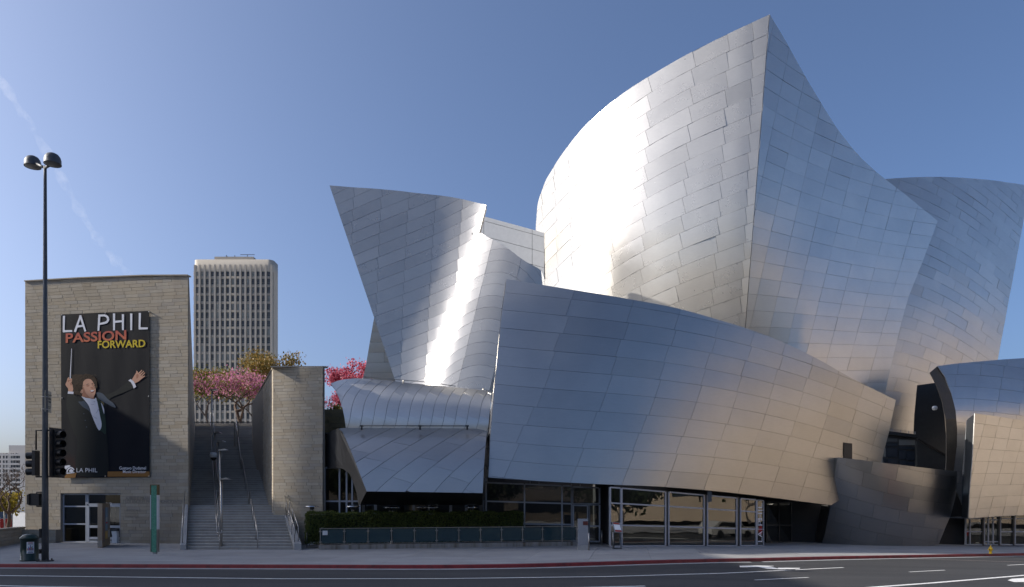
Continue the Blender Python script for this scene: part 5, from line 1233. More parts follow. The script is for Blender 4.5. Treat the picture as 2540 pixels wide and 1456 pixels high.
for z, c in ((1.35,(.4,.06,.05)),(1.62,(.45,.45,.42)),(1.5,(.45,.45,.42))):
    a, b_ = pl[1]+e_*.40, pl[1]+e_*.60; mb = MB(); mb.prism([a+up*z+nn*.018, b_+up*z+nn*.018, b_+up*(z+.09)+nn*.018, a+up*(z+.09)+nn*.018], -nn*.004); fix_normals(mb.build('printed_block', ink('blk%s' % str(c), c), kio))
gp = on_ground(384.5, 1374)
pil = thing('mosaic_pylon', 'slender green mosaic pylon on the pavement left of the stairs', 'pylon', gp)
m, n, l, b = new_mat("green_mosaic")
vo = N(n, "ShaderNodeTexVoronoi"); vo.inputs["Scale"].default_value = 42; g = N(n, "ShaderNodeNewGeometry"); l.new(g.outputs["Position"], vo.inputs["Vector"])
sc = N(n, "ShaderNodeSeparateColor"); l.new(vo.outputs["Color"], sc.inputs[0])
c_ = ramp(n, l, sc.outputs[0], [(0, (.045,.19,.13)), (.5, (.075,.27,.175)), (1, (.13,.36,.25))]); l.new(c_, b.inputs["Base Color"]); b.inputs["Roughness"].default_value = .4
gz = P3(0, 1204, gp.y).z; w = .145; w2 = .125
def tap(x0, x1, y0, y1, z0, z1, k, mat, name):
    mb = MB(); mb.add([(x0,y0,z0),(x1,y0,z0),(x1,y1,z0),(x0,y1,z0),(x0-k,y0,z1),(x1+k,y0,z1),(x1+k,y1,z1),(x0-k,y1,z1)], [(0,1,5,4),(1,2,6,5),(2,3,7,6),(3,0,4,7),(4,5,6,7),(0,3,2,1)]); return mb.build(name, mat, pil)
tap(gp.x-w2, gp.x+w2, gp.y-.12, gp.y+.1, .1, gz, .012, m, 'mosaic_panel')
mb = MB(); mb.box(gp.x-.09, gp.x+.09, gp.y-.07, gp.y+.07, -.02, .1); mb.build('foot', M['concrete'], pil)
brn = plain('pylon_brown', (.14,.09,.03), .5)
for sgn in (-1, 1):
    tap(gp.x+sgn*.165-.018, gp.x+sgn*.165+.018, gp.y-.13, gp.y+.1, .1, gz*.36, 0, M['rail'], 'edge_trim'); tap(gp.x+sgn*.165-.018, gp.x+sgn*.165+.018, gp.y-.13, gp.y+.1, gz*.36, gz*.86, 0, M['white_metal'], 'edge_trim'); tap(gp.x+sgn*.168-.022, gp.x+sgn*.168+.022, gp.y-.13, gp.y+.1, gz*.86, gz, 0, brn, 'edge_trim')
mb = MB(); mb.box(gp.x-.19, gp.x+.19, gp.y-.13, gp.y+.1, gz, gz+.04); mb.build('cap', brn, pil)
ap = on_ground(312.2, 1344)
ash = thing('ash_bin', 'slim pale metal ash bin against the wall right of the entrance', 'bin', ap)
ap.y = min(ap.y, DW-.3)
mb = MB(); prof_ = [(-.16, 0), (.16, 0), (.175, .45), (.15, .72), (.16, .76), (-.16, .76), (-.175, .72), (-.12, .45)]
mb.prism([Vector((ap.x+x, ap.y-.13, z)) for x, z in prof_], (0, .26, 0)); fix_normals(mb.build('body', M['white_metal'], ash))
mb = MB(); mb.box(ap.x-.19, ap.x+.19, ap.y-.15, ap.y+.15, .77, .90); mb.build('top', M['frame_dark'], ash)

# ------------------------------------------------------------------ cafe terrace: kerb wall, glass fence, hedge, heaters
fA, fB = on_ground(790.5, 1363.5), on_ground(1432, 1353.5); fA.z = fB.z = 0
fC = Vector((fA.x - .55, fA.y + 4.1, 0))
fence = thing('glass_fence', 'low glass panel fence on a stained concrete kerb before the hedge', 'fence', fA)
mst, n, l, b = new_mat("stained_concrete")
c_ = ramp(n, l, noise(n, l, 1.0, 5, .6, mapped(n, l, (3.2, 3.2, .15))), [(.32, (.10,.075,.05)), (.48, (.24,.225,.20)), (.75, (.30,.295,.28))])
l.new(c_, b.inputs["Base Color"]); b.inputs["Roughness"].default_value = .9
def wallseg(mb, a, b_, th, z0, z1):
    d = (b_-a).normalized(); nn = Vector((-d.y, d.x, 0))*th
    mb.prism([a+up*z0, b_+up*z0, b_+up*z1, a+up*z1], nn)
mb = MB(); wallseg(mb, fA, fB, .3, -.1, .25); fix_normals(mb.build('base_wall', mst, fence)); mb = MB(); wallseg(mb, fC, fA, .3, -.1, .25); fix_normals(mb.build('base_wall', mst, fence))
dAB = fB-fA; fq = [0] + [(x-794.4)/(1430-794.4) for x in (854,912.8,971,1028,1083,1138,1191.5,1244,1296,1345.6,1394)] + [1]
def at_x(px):
    r_ = (px-CX)/F; t = (r_*fA.y - fA.x)/(dAB.x - r_*dAB.y); return fA + dAB*t
pp = [at_x(x) for x in (794.4,854,912.8,971,1028,1083,1138,1191.5,1244,1296,1345.6,1394,1430)]
nAB = Vector((dAB.y, -dAB.x, 0)).normalized(); eAB = dAB.normalized()
pp2 = [fA + (fC-fA)*f for f in (.33,.66,1.0)]
def post_at(p, nn):
    mb = MB(); mb.obox(p + up*.70 + nn*.0, eAB*.022, nn*.03, up*.45)
    for z in (.42, 1.0): mb.obox(p + up*z + nn*.035, eAB*.075, nn*.012, up*.03)
    mb.build('post', M['rail'], fence)
for p in pp: post_at(p, nAB)
for p in pp2: post_at(p, Vector((-1,0,0)))
mb = MB(); mb.beam(pp[0]-eAB*.04+up*1.16, pp[-1]+up*1.16, .06, .035); mb.beam(pp[0]+up*1.16, fC+up*1.165, .06, .034); mb.build('top_rail', M['rail'], fence)
mb = MB(); mb.beam(pp[0]+up*.31, pp[-1]+up*.31, .03, .025); mb.build('bottom_rail', M['rail'], fence)
for p, q in list(zip(pp, pp[1:])) + list(zip([pp[0]]+pp2, pp2)):
    d = (q-p).normalized(); a, b_ = p+d*.05, q-d*.05; mb = MB()
    mb.prism([a+up*.36, b_+up*.36, b_+up*1.11, a+up*1.11], Vector((-d.y, d.x, 0))*.012); fix_normals(mb.build('glass_panel', M['glass_fence'], fence))
mb = MB(); q = pp[0]+eAB*.12; mb.prism([q+nAB*.02+up*.8, q+eAB*.27+nAB*.02+up*.8, q+eAB*.27+nAB*.02+up*1.04, q+nAB*.02+up*1.04], -nAB*.012); fix_normals(mb.build('notice', M['white_metal'], fence))
mb = MB(); r0 = fA + Vector((-.9,.9,0)); r1 = fC + Vector((-.75,-.2,.35))
mb.tube([r0+up*.05, r0+up*.88, r1+up*.9, r1+up*0], .022, 6)
for f in (.3,.65): q = r0+(r1-r0)*f; mb.tube([q, q+up*.88], .018, 6)
tag(mb.build('ramp_rail', M['frame_dark']), 'dark steel handrail beside the ramp left of the glass fence', 'handrail')
# hedge: clipped box of small leaves round a dark core
hA = fA + Vector((-1.0, 1.2, 0)); hB = at_x(1283) + Vector((.35, 1.2, 0)); hd = (hB-hA); hl = hd.length; he = hd.normalized(); hn = Vector((he.y, -he.x, 0)); hz0, hz1, hw = .25, 1.98, 1.1
hedge = thing('hedge', 'long clipped dark green hedge behind the glass fence', 'hedge', hA)
core = plain('hedge_core', (.012,.018,.007), .9, 0, .3); mb = MB(); mb.obox(hA+hd*.5 - hn*hw/2 + up*(hz0+hz1)/2, he*(hl/2-.12), hn*(hw/2-.12), up*((hz1-hz0)/2-.1)); mb.build('twigs', core, hedge)
lf = leaf_mat('hedge_leaf', [(.055,.075,.018),(.085,.11,.026),(.11,.13,.032),(.065,.085,.022)], .2)
mb = MB(); rl_ = random.Random(11)
def leafq(mb, c, s, rl_, asp=1.7):
    e = Euler((rl_.uniform(0,6.28), rl_.uniform(0,6.28), rl_.uniform(0,6.28))).to_matrix(); a = e @ Vector((s*asp/2,0,0)); b_ = e @ Vector((0,s/2,0))
    k = len(mb.v); mb.v += [tuple(c-a), tuple(c+b_), tuple(c+a), tuple(c-b_)]; mb.f.append([k,k+1,k+2,k+3]); mb.m.append(0); mb.sm.append(False)
for k in range(26000):
    side = rl_.random(); u = rl_.random()*hl; wob = .05*math.sin(u*2.1)+.04*math.sin(u*5.3+1)
    if side < .62: c = hA + he*u + hn*(rl_.gauss(0,.04)+wob*.6) + up*(hz0 + (hz1-hz0)*rl_.random())
    elif side < .9: c = hA + he*u - hn*hw*rl_.random() + up*(hz1 + rl_.gauss(0,.035) + wob)
    else: c = hA + he*(rl_.gauss(0,.05) + (0 if rl_.random() < .5 else hl)) - hn*hw*rl_.random() + up*(hz0 + (hz1-hz0)*rl_.random())
    leafq(mb, c, .06, rl_)
mb.build('foliage', lf, hedge)['kind'] = 'stuff'
# patio heaters
cap = plain('heater_hood', (.55,.57,.60), .22, 1.0, .05)
first = None
hlab = {774:'patio heater with pale dished hood at the left end of the hedge',875.7:'patio heater with pale dished hood before the arched cafe window',967:'dark patio heater behind the hedge below the left part of the soffit',975:'patio heater with pale hood close against the darker heater',1046:'dark patio heater standing just left of the pale one under the soffit',1072:'patio heater with pale hood under the middle of the black soffit',1169.6:'patio heater with pale hood at the right end of the black soffit'}
for x, D in ((774, 43.3),(875.7,42.9),(967,45.0),(975,43.6),(1046,45.0),(1072,43.7),(1169.6,44.0)):
    c = P3(x, 1251.5 if x < 900 else 1254, D); z = c.z
    if first is None:
        t = thing('patio_heater', hlab[x], 'patio heater', (0,0,0), 'patio heaters along the cafe terrace'); first = t
        mb = MB(); mb.lathe([(0,2.42),(.12,2.41),(.33,2.35),(.43,2.29),(.42,2.285),(.3,2.33),(0,2.36)], n=24); mb.build('hood', cap, t)
        mb = MB(); mb.lathe([(.05,2.36),(.13,2.30),(.14,2.14),(.10,2.12),(.075,2.10)], n=14); mb.build('burner', M['frame_dark'], t)
        mb = MB(); mb.lathe([(.075,2.1),(.075,1.86),(.035,1.84),(.03,.75)], n=12); mb.build('post', M['rail'], t)
        mb = MB(); mb.lathe([(.03,.78),(.2,.74),(.22,.1),(.26,.06),(.26,0),(0,0)], n=16); mb.build('base', M['white_metal'], t)
    else:
        t = dup_tree(first); t['label'] = hlab[x]
    t.location = (c.x, c.y, z - 2.42)
# grey gate pier, bollards, menu stand
pr = on_ground(1433.5, 1363.8)
t = thing('gate_pier', 'grey metal gate pier with a dark red plaque at the fence end', 'pier', pr)
x0, x1 = P3(1434,0,pr.y).x, P3(1459,0,pr.y).x; zt_ = P3(0,1287,pr.y).z
pg = plain('pier_grey', (.30,.31,.33), .5, .2, .05)
mb = MB(); mb.box(x0, x1, pr.y, pr.y+.35, .28, zt_); mb.build('panel', pg, t)
mb = MB(); mb.box(x0-.01, x1+.01, pr.y-.01, pr.y+.37, -.05, .27); mb.build('plinth', M['concrete'], t)
mb = MB(); mb.box(P3(1446,0,pr.y).x, P3(1458.5,0,pr.y).x, pr.y-.02, pr.y-.003, P3(0,1302.5,pr.y).z, P3(0,1293,pr.y).z); mb.build('plaque', plain('plaque_red', (.11,.025,.02), .4), t)
for i, (x, y0) in enumerate(((1460.5, 1365), (1493, 1353), (1520.5, 1362))):
    p = on_ground(x, y0); hgt = .95
    mb = MB(); mb.tube([p - up*.02, p + up*hgt], .035, 8); tag(mb.build('bollard', M['rail']), ('thin steel bollard against the grey gate pier', 'thin steel bollard in the dark recessed entrance', 'thin steel bollard left of the menu stand')[i], 'bollard', 'thin bollards at the entrance')
mp = on_ground(1530.5, 1361.5)
t = thing('menu_stand', 'slanted menu stand with a red and white card before the windows', 'menu stand', mp)
mb = MB()
for dx in (-.17, .22): mb.box(mp.x+dx-.02, mp.x+dx+.02, mp.y-.03, mp.y+.03, 0, .98 if dx > 0 else .98)
mb.box(mp.x-.2, mp.x+.25, mp.y-.14, mp.y+.14, 0, .03); mb.build('legs', M['frame_dark'], t)
a, b_, c, d = [mp + Vector(v) for v in ((-.14,-.12,.95),(.30,-.12,.92),(.18,.16,1.45),(-.26,.16,1.50))]
mb = MB(); mb.prism([a,b_,c,d], (0,.03,-.03)); fix_normals(mb.build('board', pg, t))
def onb(u, v): return (a*(1-u)+b_*u)*(1-v) + (d*(1-u)+c*u)*v + Vector((0,-.012,.006))
for (u0,u1,v0,v1,m_, nm) in ((.1,.9,.06,.2,ink('menu_red',(.35,.05,.03)),'card_band'),(.1,.9,.82,.95,ink('menu_red',(.35,.05,.03)),'card_band'),(.1,.9,.24,.78,M['white'],'menu_card')):
    mb = MB(); mb.add([onb(u0,v0),onb(u1,v0),onb(u1,v1),onb(u0,v1)], [(0,1,2,3)]); mb.build(nm, m_, t)
# vertical lettering on the narrow glass
D_ = bayD(1885) - .12
pbl = P3(1892, 1342, D_); 
for wd, ya, yb_ in (('LA', 1344, 1317), ('PHIL', 1303.5, 1248.5)):
    q = P3(1891, ya, D_); text_mesh('window_lettering', wd, (q, P3(1891, yb_, D_)-q, P3(1880, ya, D_)-q), M['white'], sign_w, bold=-.004)
# notices inside the third window and flags of red print mirrored there are left to the mirror itself
for (x0,y0,x1,y1) in ((1755,1217.5,1765.5,1245),):
    mb = MB(); mb.add([P3(x0,y1,44.6), P3(x1,y1,44.6), P3(x1,y0,44.6), P3(x0,y0,44.6)], [(0,1,2,3)]); mb.build('window_notice', ink('notice_grey', (.09,.10,.11)), hall)
# fire hydrant
hp = on_ground(2457, 1373.4)
hyd = thing('fire_hydrant', 'yellow fire hydrant standing on the sunlit kerb', 'fire hydrant', hp)
yel = plain('hydrant_yellow', (.74,.46,.015), .38, 0, .08)
s_ = P3(0,1353,hp.y).z - hp.z; k = s_/0.80
L = lambda prof: [(r*k, z*k) for r, z in prof]
mb = MB(); mb.lathe(L([(.17,0),(.17,.03),(.125,.04),(.12,.08),(.115,.46),(.15,.47),(.15,.52),(.115,.53)]), hp, 20); mb.build('barrel', yel, hyd)
mb = MB(); mb.lathe(L([(.135,.53),(.135,.57),(.12,.64),(.08,.70),(.035,.735),(.035,.80),(0,.80)]), hp, 20); mb.build('bonnet', yel, hyd)
for d, nm, r_ in (((-1,-.15,0),'side_outlet',.06),((1,.15,0),'side_outlet',.06),((.15,-1,0),'front_outlet',.08)):
    d = Vector(d).normalized(); c = hp + up*.42*k; mb = MB(); mb.tube([c, c+d*.17*k], r_*k, 12); mb.tube([c+d*.17*k, c+d*.22*k], r_*1.25*k, 8); mb.build(nm, yel, hyd)

# ------------------------------------------------------------------ trees
def grow(base, h, spread, seed, levels=5, lean=(0,0), trunk_r=.14, fork=(2,3), droop=0.0, first=.28, crook=.25, upb=.35):
    rg = random.Random(seed); segs = []; tips = []
    def rec(p, d, L, r, lv):
        n = 4; pts = [p.copy()]; rs = [r]; dd = d.copy()
        for i in range(n):
            dd = (dd + Vector((rg.gauss(0, crook), rg.gauss(0, crook), rg.gauss(0, crook*.6) + upb*.12 - droop*.1))*.5).normalized()
            p = p + dd*L/n; pts.append(p.copy()); rs.append(r*(1-.42*(i+1)/n))
        segs.append((pts, rs, lv))
        if lv <= 2: tips.extend([(q, lv) for q in pts[1:]])
        if lv == 0: return
        for k in range(rg.randint(*fork) + (1 if lv == levels else 0)):
            az = rg.uniform(0, 6.28); sp = rg.uniform(.35, .95)*spread
            nd = (dd + Vector((math.cos(az)*sp, math.sin(az)*sp, rg.uniform(-.1,.35)))).normalized()
            rec(pts[-1] if k < 2 else pts[rg.randint(2, n)], nd, L*rg.uniform(.62,.9), r*.6, lv-1)
    rec(Vector(base), Vector((lean[0], lean[1], 1)).normalized(), h*first, trunk_r, levels)
    return segs, tips
def scale_to(segs, tips, base, h, w):
    """fit the grown branches to the wanted height and half width, straightening the whole over its foot"""
    b = Vector(base); cz = sum(p.z for p, _ in tips)/len(tips) - b.z; sx_ = sum(p.x-b.x for p, _ in tips)/len(tips)/cz; sy_ = sum(p.y-b.y for p, _ in tips)/len(tips)/cz
    sh = lambda p: Vector((p.x - sx_*(p.z-b.z), p.y - sy_*(p.z-b.z), p.z))
    segs = [([sh(p) for p in s[0]], s[1], s[2]) for s in segs]; tips = [(sh(p), l) for p, l in tips]
    P = [p for s in segs for p in s[0]]; b = Vector(base)
    mz = max(p.z for p in P) - b.z; mx = sorted(abs(p.x-b.x) for p in P)[int(len(P)*.985)]
    sc = Vector((w/mx, w/mx, h/mz)); f = lambda p: b + Vector(((p.x-b.x)*sc.x, (p.y-b.y)*sc.y, (p.z-b.z)*sc.z))
    return [([f(p) for p in s[0]], s[1], s[2]) for s in segs], [(f(p), l) for p, l in tips]
def tree(name, label, base, h, w, seed, bark, leafs, nleaf, size, cat='tree', levels=5, spread=1.0, trunk_r=.16, sel=None, group=None, jit=.35, asp=1.7, **kw):
    t = thing(name, label, cat, base, group)
    segs, tips = grow(base, h, spread, seed, levels, trunk_r=trunk_r, **kw); segs, tips = scale_to(segs, tips, base, h, w)
    mb = MB()
    for pts, rs, lv in segs: mb.tube(pts, [max(r, .008) for r in rs], 6 if lv > 2 else 4, caps=False)
    mb.build('trunk', bark, t)
    rg = random.Random(seed+1)
    for lm, frac, fn in leafs:
        tp = [q for q in tips if fn is None or fn(q[0])]
        if not tp: continue
        mb = MB(); clumps = [rg.choice(tp)[0] for _ in range(max(8, int(nleaf*frac/14)))]
        for _ in range(int(nleaf*frac)):
            c = rg.choice(clumps); c = c + Vector((rg.gauss(0,jit), rg.gauss(0,jit), rg.gauss(0,jit*.7))); leafq(mb, c, size*rg.uniform(.6,1.3), rg, asp)
        o = mb.build('crown', lm, t); o['kind'] = 'stuff'
    return t
pink = leaf_mat('pink_blossom', [(.42,.13,.22),(.52,.20,.30),(.58,.27,.37),(.36,.10,.18)], .35)
rose = leaf_mat('rose_blossom', [(.34,.05,.09),(.45,.08,.13),(.52,.14,.19),(.28,.04,.07)], .35)
golden = leaf_mat('golden_leaf', [(.20,.13,.03),(.26,.16,.045),(.16,.12,.03),(.12,.11,.03)], .35)
olive = leaf_mat('olive_leaf', [(.10,.11,.03),(.16,.15,.035),(.20,.16,.03),(.08,.09,.025)], .35)
yellow = leaf_mat('yellow_leaf', [(.30,.22,.03),(.24,.19,.03),(.18,.16,.03)], .35)
TZ = 9.64
tree('blossom_tree', 'pink blossoming tree with crooked dark trunk above the top of the stairs', (-26.4, 71, TZ), 5.9, 2.7, 21, M['bark'], [(pink, .62, lambda p: p.z > TZ+2.0), (olive, .38, None)], 8500, .12, levels=6, spread=1.3, trunk_r=.26, crook=.4, first=.3, jit=.42, fork=(2,2))
tree('leafy_tree', 'olive and yellow leafed tree close beside the office side wall', (-31.6, 76, TZ), 6.8, 2.2, 5, M['bark_grey'], [(olive, .7, None), (golden, .3, None)], 6000, .15, levels=6, spread=1.1, trunk_r=.16, jit=.5, fork=(2,2))
tree('leafy_tree', 'golden leafed tree rising behind the stone block edge', (-27.9, 80, TZ), 9.4, 3.9, 9, M['bark_grey'], [(golden, 1, None)], 12000, .16, levels=6, spread=1.2, trunk_r=.2, jit=.6, fork=(2,2))
tree('blossom_tree', 'deep rose blossoming tree between the stone block and the upper cafe shell', (-13.6, 61.5, 6.0), 8.9, 3.6, 37, M['bark'], [(rose, 1, lambda p: p.z > 10.8)], 9000, .12, levels=7, spread=1.4, trunk_r=.2, fork=(2,2), jit=.3)
tree('shrub', 'small yellow green shrub under the rose blossoming tree', (-13.5, 54.5, 5.5), 4.2, 1.0, 40, M['bark'], [(yellow, 1, None)], 1400, .14, 'shrub', levels=4, trunk_r=.06, jit=.22)
tree('bare_tree', 'leafless tree with fine dark twigs behind the low stone wall', (-36.4, 52.5, .2), 5.4, 2.6, 51, M['bark'], [], 0, .1, levels=7, spread=1.0, trunk_r=.16, fork=(2,2), crook=.3)
tree('bare_tree', 'leafless tree at the left edge behind the low wall', (-40.6, 56, .2), 5.0, 2.6, 57, M['bark'], [], 0, .1, levels=7, spread=1.0, trunk_r=.13, fork=(2,2), crook=.3)
for i, (x, y, h, w) in enumerate(((-45.5, 64, 3.6, 1.7), (-42.0, 66, 4.2, 1.6))):
    tree('shrub', ('yellow leafed shrub behind the bare tree at the left edge', 'yellow leafed shrub behind the bare tree against the office corner')[i], (x, y, 0), h, w, 60+i, M['bark_grey'], [(yellow, 1, None)], 2200, .17, 'shrub', levels=4, trunk_r=.07, jit=.3)
for i, (x, lab) in enumerate(((4.5, 'red and blue street banner at the left edge behind the wall'), (21, 'red street banner with pale print behind the low wall'))):
    t = thing('street_banner', lab, 'banner', P3(x, 1310, 60), 'street banners behind the low wall'); c = P3(x, 1291, 60); h2, w2 = .72, .27 if i else .16
    mb = MB(); mb.box(c.x-w2, c.x+w2, 59.98, 60.0, c.z-h2, c.z+h2*.2); mb.build('red_field', ink('banner_red', (.24,.02,.02)), t)
    mb = MB(); mb.box(c.x-w2, c.x+w2, 59.98, 60.0, c.z+h2*.2+.004, c.z+h2); mb.build('dark_field', ink('banner_blue', (.05,.08,.14)), t)
    mb = MB(); mb.tube([(c.x+w2+.04, 60, 0), (c.x+w2+.04, 60, c.z+h2+.1)], .04, 6); mb.build('pole', M['pole'], t)

# ------------------------------------------------------------------ far buildings
TD = 300.0
tx0, tx1 = P3(476.5,0,TD).x, P3(677.5,0,TD).x; tz1 = P3(0,643,TD).z; tw = tx1-tx0
tower = thing('apartment_tower', 'pale concrete high rise with rounded corners beyond the stairs', 'building', ((tx0+tx1)/2, TD, 0))
rc = 2.2
def rrect(x0, x1, y0, y1, r, n=6):
    out = []
    for cx_, cy_, a0 in ((x0+r, y0+r, 180), (x1-r, y0+r, 270), (x1-r, y1-r, 0), (x0+r, y1-r, 90)):
        out += [(cx_+r*math.cos(R(a0+90*i/n)), cy_+r*math.sin(R(a0+90*i/n))) for i in range(n+1)]
    return out
def slab(name, mat, ins, z0, z1, par=tower):
    pl = rrect(tx0+ins, tx1-ins, TD+ins, TD+9-ins, rc); mb = MB(); n_ = len(pl)
    mb.add([(x,y,z0) for x,y in pl] + [(x,y,z1) for x,y in pl], [(i,(i+1)%n_,n_+(i+1)%n_,n_+i) for i in range(n_)] + [list(range(n_,2*n_))], 0, True); return mb.build(name, mat, par)
slab('core', M['far_glass'], 1.1, -2, tz1-2)
slab('parapet', M['tower'], 0.25, tz1-5.0, tz1)
fh = 20.85/F*TD; ztopw = P3(0, 1.0*(1020/1.6126)+0, TD).z
z_top = P3(0, 660.5, TD).z
nf = 20; ncol = 15; cw = (tw-1.6)/ (ncol+.15)
for k in range(1, nf):
    z = z_top - fh*(k if k == 0 else k+.12); slab('spandrel', M['tower_dark'], .35, z-fh*.30, z) if z > 0 else None
colx = lambda i: tx0 + .8 + cw*(i+.07)
def corner_y(x):
    for e in (tx0+rc, tx1-rc):
        if (x < tx0+rc and e == tx0+rc) or (x > tx1-rc and e == tx1-rc):
            return TD + rc - math.sqrt(max(0, rc*rc-(x-e)**2))
    return TD
for i in range(ncol+1):
    x = min(max(colx(i), tx0+.5), tx1-.5); y = corner_y(x); mb = MB(); mb.box(x-.38, x+.38, y-.1, y+1.6, -2, tz1-2.2); mb.build('pier', M['tower'], tower)
wm = window_mat('tower_window_glass', (.030,.036,.046), (.20,.21,.20)); wfm = plain('tower_window_frame', (.16,.16,.155), .6)
wmesh = []
for var in range(2):
    mb = MB(); ww, hh_ = cw-.95, fh*.66
    mb.box(-ww/2, ww/2, 0, .1, 0, hh_, 0); mb.box(-ww/2, ww/2, -.07, .0, hh_*.26, hh_*.30, 1); mb.box(-.05, .05, -.07, 0, hh_*.30, hh_, 1)
    if var: mb.box(-.05, .05, -.07, 0, 0, hh_*.26, 1)
    o = mb.build('window', [wm, wfm], tower); wmesh.append(o.data); bpy.data.objects.remove(o)
for k in range(1, nf):
    zb_ = z_top - fh*(k+.12) + .02
    if zb_ < 10: continue
    for i in range(ncol):
        x = (colx(i)+colx(i+1))/2; o = bpy.data.objects.new('window', wmesh[rng.random() < .5]); COL.objects.link(o); o.parent = tower; o.matrix_parent_inverse = Matrix.Translation(tower.location).inverted(); o.location = (x, corner_y(x)+.5, zb_)
mb = MB(); mb.box(tx1-1.3, tx1-.3, TD+1.9, TD+7, -2, tz1-2.2); mb.build('corner_pier', M['tower'], tower)
pz = P3(0, 632.5, TD).z
mb = MB(); mb.box(P3(527,0,TD).x, P3(624.5,0,TD).x, TD+2, TD+8, tz1-1, pz); mb.build('penthouse', M['tower'], tower)
mb = MB()
for x, h_ in ((552,1.3),(554,.8),(573,1.2)): c = P3(x, 0, TD); mb.box(c.x-.12, c.x+.12, TD+4, TD+4.3, pz, pz+h_)
c = P3(605,0,TD); mb.box(c.x-3, c.x+3, TD+4, TD+4.15, pz+1.4, pz+1.6); mb.box(c.x-.1, c.x+.1, TD+4, TD+4.15, pz, pz+1.6); mb.build('roof_aerial', M['pole'], tower)
for k in range(1, nf):
    z = z_top - fh*(k+.12)+1.0
    if z < 10: continue
    mb = MB(); mb.box(tx0-.75, tx0+.2, TD+3, TD+6, z, z+1.6); mb.build('balcony', M['apartment'], tower)
AD = 200.0
ap_ = thing('apartment_block', 'pale apartment block with rows of square windows at the far left', 'building', (-140, AD, 0))
ax0, ax1 = P3(-70,0,AD).x, P3(75,0,AD).x; az = P3(0,1123,AD).z
mb = MB(); mb.box(ax0, ax1, AD+.9, AD+20, -2, az); mb.build('wall', M['apartment'], ap_)
mb = MB(); mb.box(P3(12.5,0,AD).x, ax1, AD+1.5, AD+14, az, P3(0,1103.5,AD).z); mb.build('roof_box', M['apartment'], ap_)
fl = 11.35/F*AD
edges = [(-62,-54),(-48,-40),(-34,-26),(-20,-12),(-8,0),(4.6,9.2),(11.8,16.6),(19.4,20.8),(23.8,29.2),(29.8,36.5),(36.9,47.4)]
mb = MB()
for k in range(13):
    z = P3(0, 1130.2, AD).z - fl*k
    mb.box(ax0, ax1, AD+.3, AD+.9, z, z+fl*.40) if z > 0 else None
mb.build('floor_band', M['apartment'], ap_)
for (x0, x1) in edges:
    for k in range(12):
        z0_ = P3(0, 1130.2, AD).z - fl*(k+1) + fl*.40
        if z0_ < 0: continue
        a, b_ = P3(x0,0,AD).x, P3(x1,0,AD).x; mb = MB(); mb.box(a, b_, AD+.55, AD+.89, z0_, z0_+fl*.6, 0); mb.box((a+b_)/2-.04, (a+b_)/2+.04, AD+.5, AD+.55, z0_, z0_+fl*.6, 1); mb.build('window', [M['far_glass'], wfm], ap_)
for (a, b_) in zip([-75]+[e[1] for e in edges], [e[0] for e in edges]+[75]):
    mb = MB(); mb.box(P3(a,0,AD).x+.003, P3(b_,0,AD).x-.003, AD+.35, AD+.888, -1, az-.01); mb.build('pier', M['apartment'], ap_)

# ------------------------------------------------------------------ across the street, mirrored in the glass
def car(label, p, ang, paint, suv):
    t = thing('parked_car', label, 'car', p, 'cars parked across the street', ang)
    prof_ = [(-2.2,.35),(2.2,.35),(2.25,.75),(1.9,.92),(1.05,1.0),(.55,1.5 if suv else 1.42),(-1.6 if suv else -1.1,1.55 if suv else 1.42),(-2.15,1.05),(-2.25,.7)]
    mb = MB(); mb.prism([(x,-.88,z) for x,z in prof_], (0,1.76,0)); fix_normals(mb.build('body', paint, t, True))
    for s in (-1,1):
        mb = MB(); mb.prism([(x,s*.89,z) for x,z in ((.95,1.02),(.5,1.42),(-1.3,1.45),(-1.75,1.05))], (0,s*.01,0)); fix_normals(mb.build('window', M['lens'], t, True))
        for x in (-1.4,1.4):
            mb = MB(); mb.tube([(x,s*.7,.34),(x,s*.92,.34)], .34, 16); mb.build('wheel', M['black'], t, True)
    return t
car('red hatchback parked across the street and mirrored in the glass', (41, 38.0, ground_z(41)-.15), R(27), plain('car_red', (.35,.02,.025), .3), False)
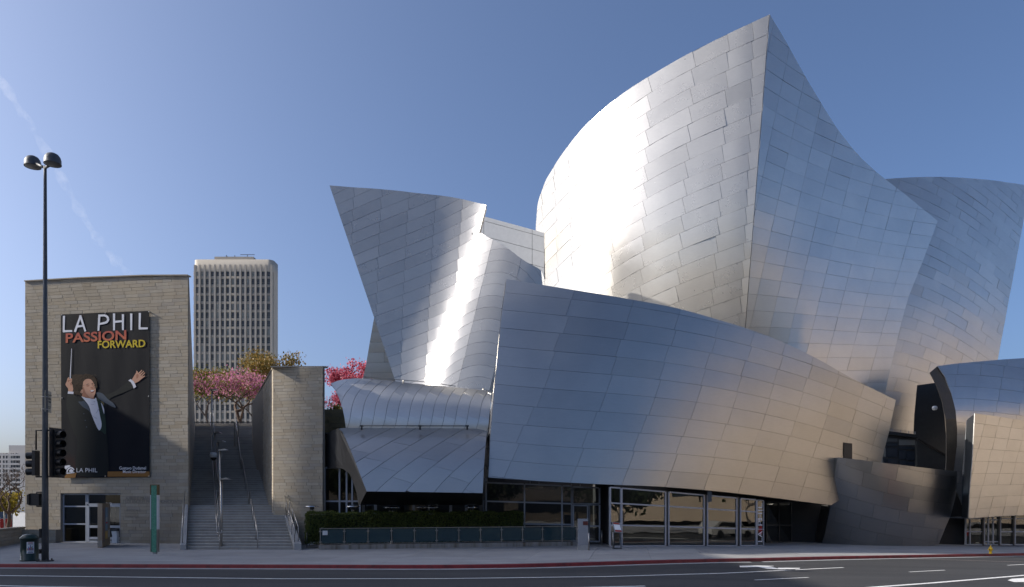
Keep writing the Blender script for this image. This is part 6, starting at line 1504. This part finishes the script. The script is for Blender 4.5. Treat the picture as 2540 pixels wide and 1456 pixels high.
car('pale SUV parked across the street and mirrored in the glass', (35.5, 35.2, ground_z(35)-.15), R(27), plain('car_silver', (.5,.48,.44), .3), True)
dgreen = leaf_mat('dark_leaf', [(.02,.03,.012),(.035,.05,.018),(.05,.065,.022)], .2)
for x, y, h, lab in ((-24,-11,8,'dark leafy tree across the street, farthest toward the lamp pole'), (-13,-10.5,9,'dark leafy tree across the street, second from the lamp pole'), (-2,-12,8.5,'dark leafy tree across the street facing the hedge'), (9,-11,9,'dark leafy tree across the street facing the gate pier'), (20,-9,8.5,'dark leafy tree across the street facing the entrance windows'), (45,19,7,'dark leafy tree across the street near the parked cars'), (58,27,7,'dark leafy tree across the street beyond the parked cars')):
    tree('street_tree', lab, (x, y, -.1), h, 4.4 if x < 40 else 3.0, 80+int(x), M['bark_grey'], [(dgreen, 1, None)], 2400, .45, levels=4, trunk_r=.16, jit=.75)

# ------------------------------------------------------------------ vapour trail high in the sky
q = [(-60,110),(10,210),(60,290),(115,375),(160,455),(205,535),(255,610),(300,660),(345,705),(400,760)]
mb = MB(); Dv = 5200
mb.tube([P3(x, y, Dv) for x, y in smooth_curve(q, 4)], [30+14*math.sin(i*1.7)+8*math.sin(i*3.1) for i in range((len(q)-1)*4+1)], 12)
mv = bpy.data.materials.new("vapour"); mv.use_nodes = True; n = mv.node_tree.nodes; l = mv.node_tree.links; n.remove(n["Principled BSDF"])
pv = n.new("ShaderNodeVolumePrincipled"); pv.inputs["Color"].default_value = (1,1,1,1); pv.inputs["Anisotropy"].default_value = 0.3
g = N(n, "ShaderNodeNewGeometry"); nzv = noise(n, l, .012, 4, .65)
mp_ = N(n, "ShaderNodeMapRange"); mp_.inputs[1].default_value = .42; mp_.inputs[2].default_value = .8; mp_.inputs[3].default_value = 0; mp_.inputs[4].default_value = .003; l.new(nzv, mp_.inputs[0]); l.new(mp_.outputs[0], pv.inputs["Density"])
out = [x for x in n if x.type == 'OUTPUT_MATERIAL'][0]; l.new(pv.outputs[0], out.inputs["Volume"])
vt = mb.build('vapour_trail', mv); vt['kind'] = 'stuff'
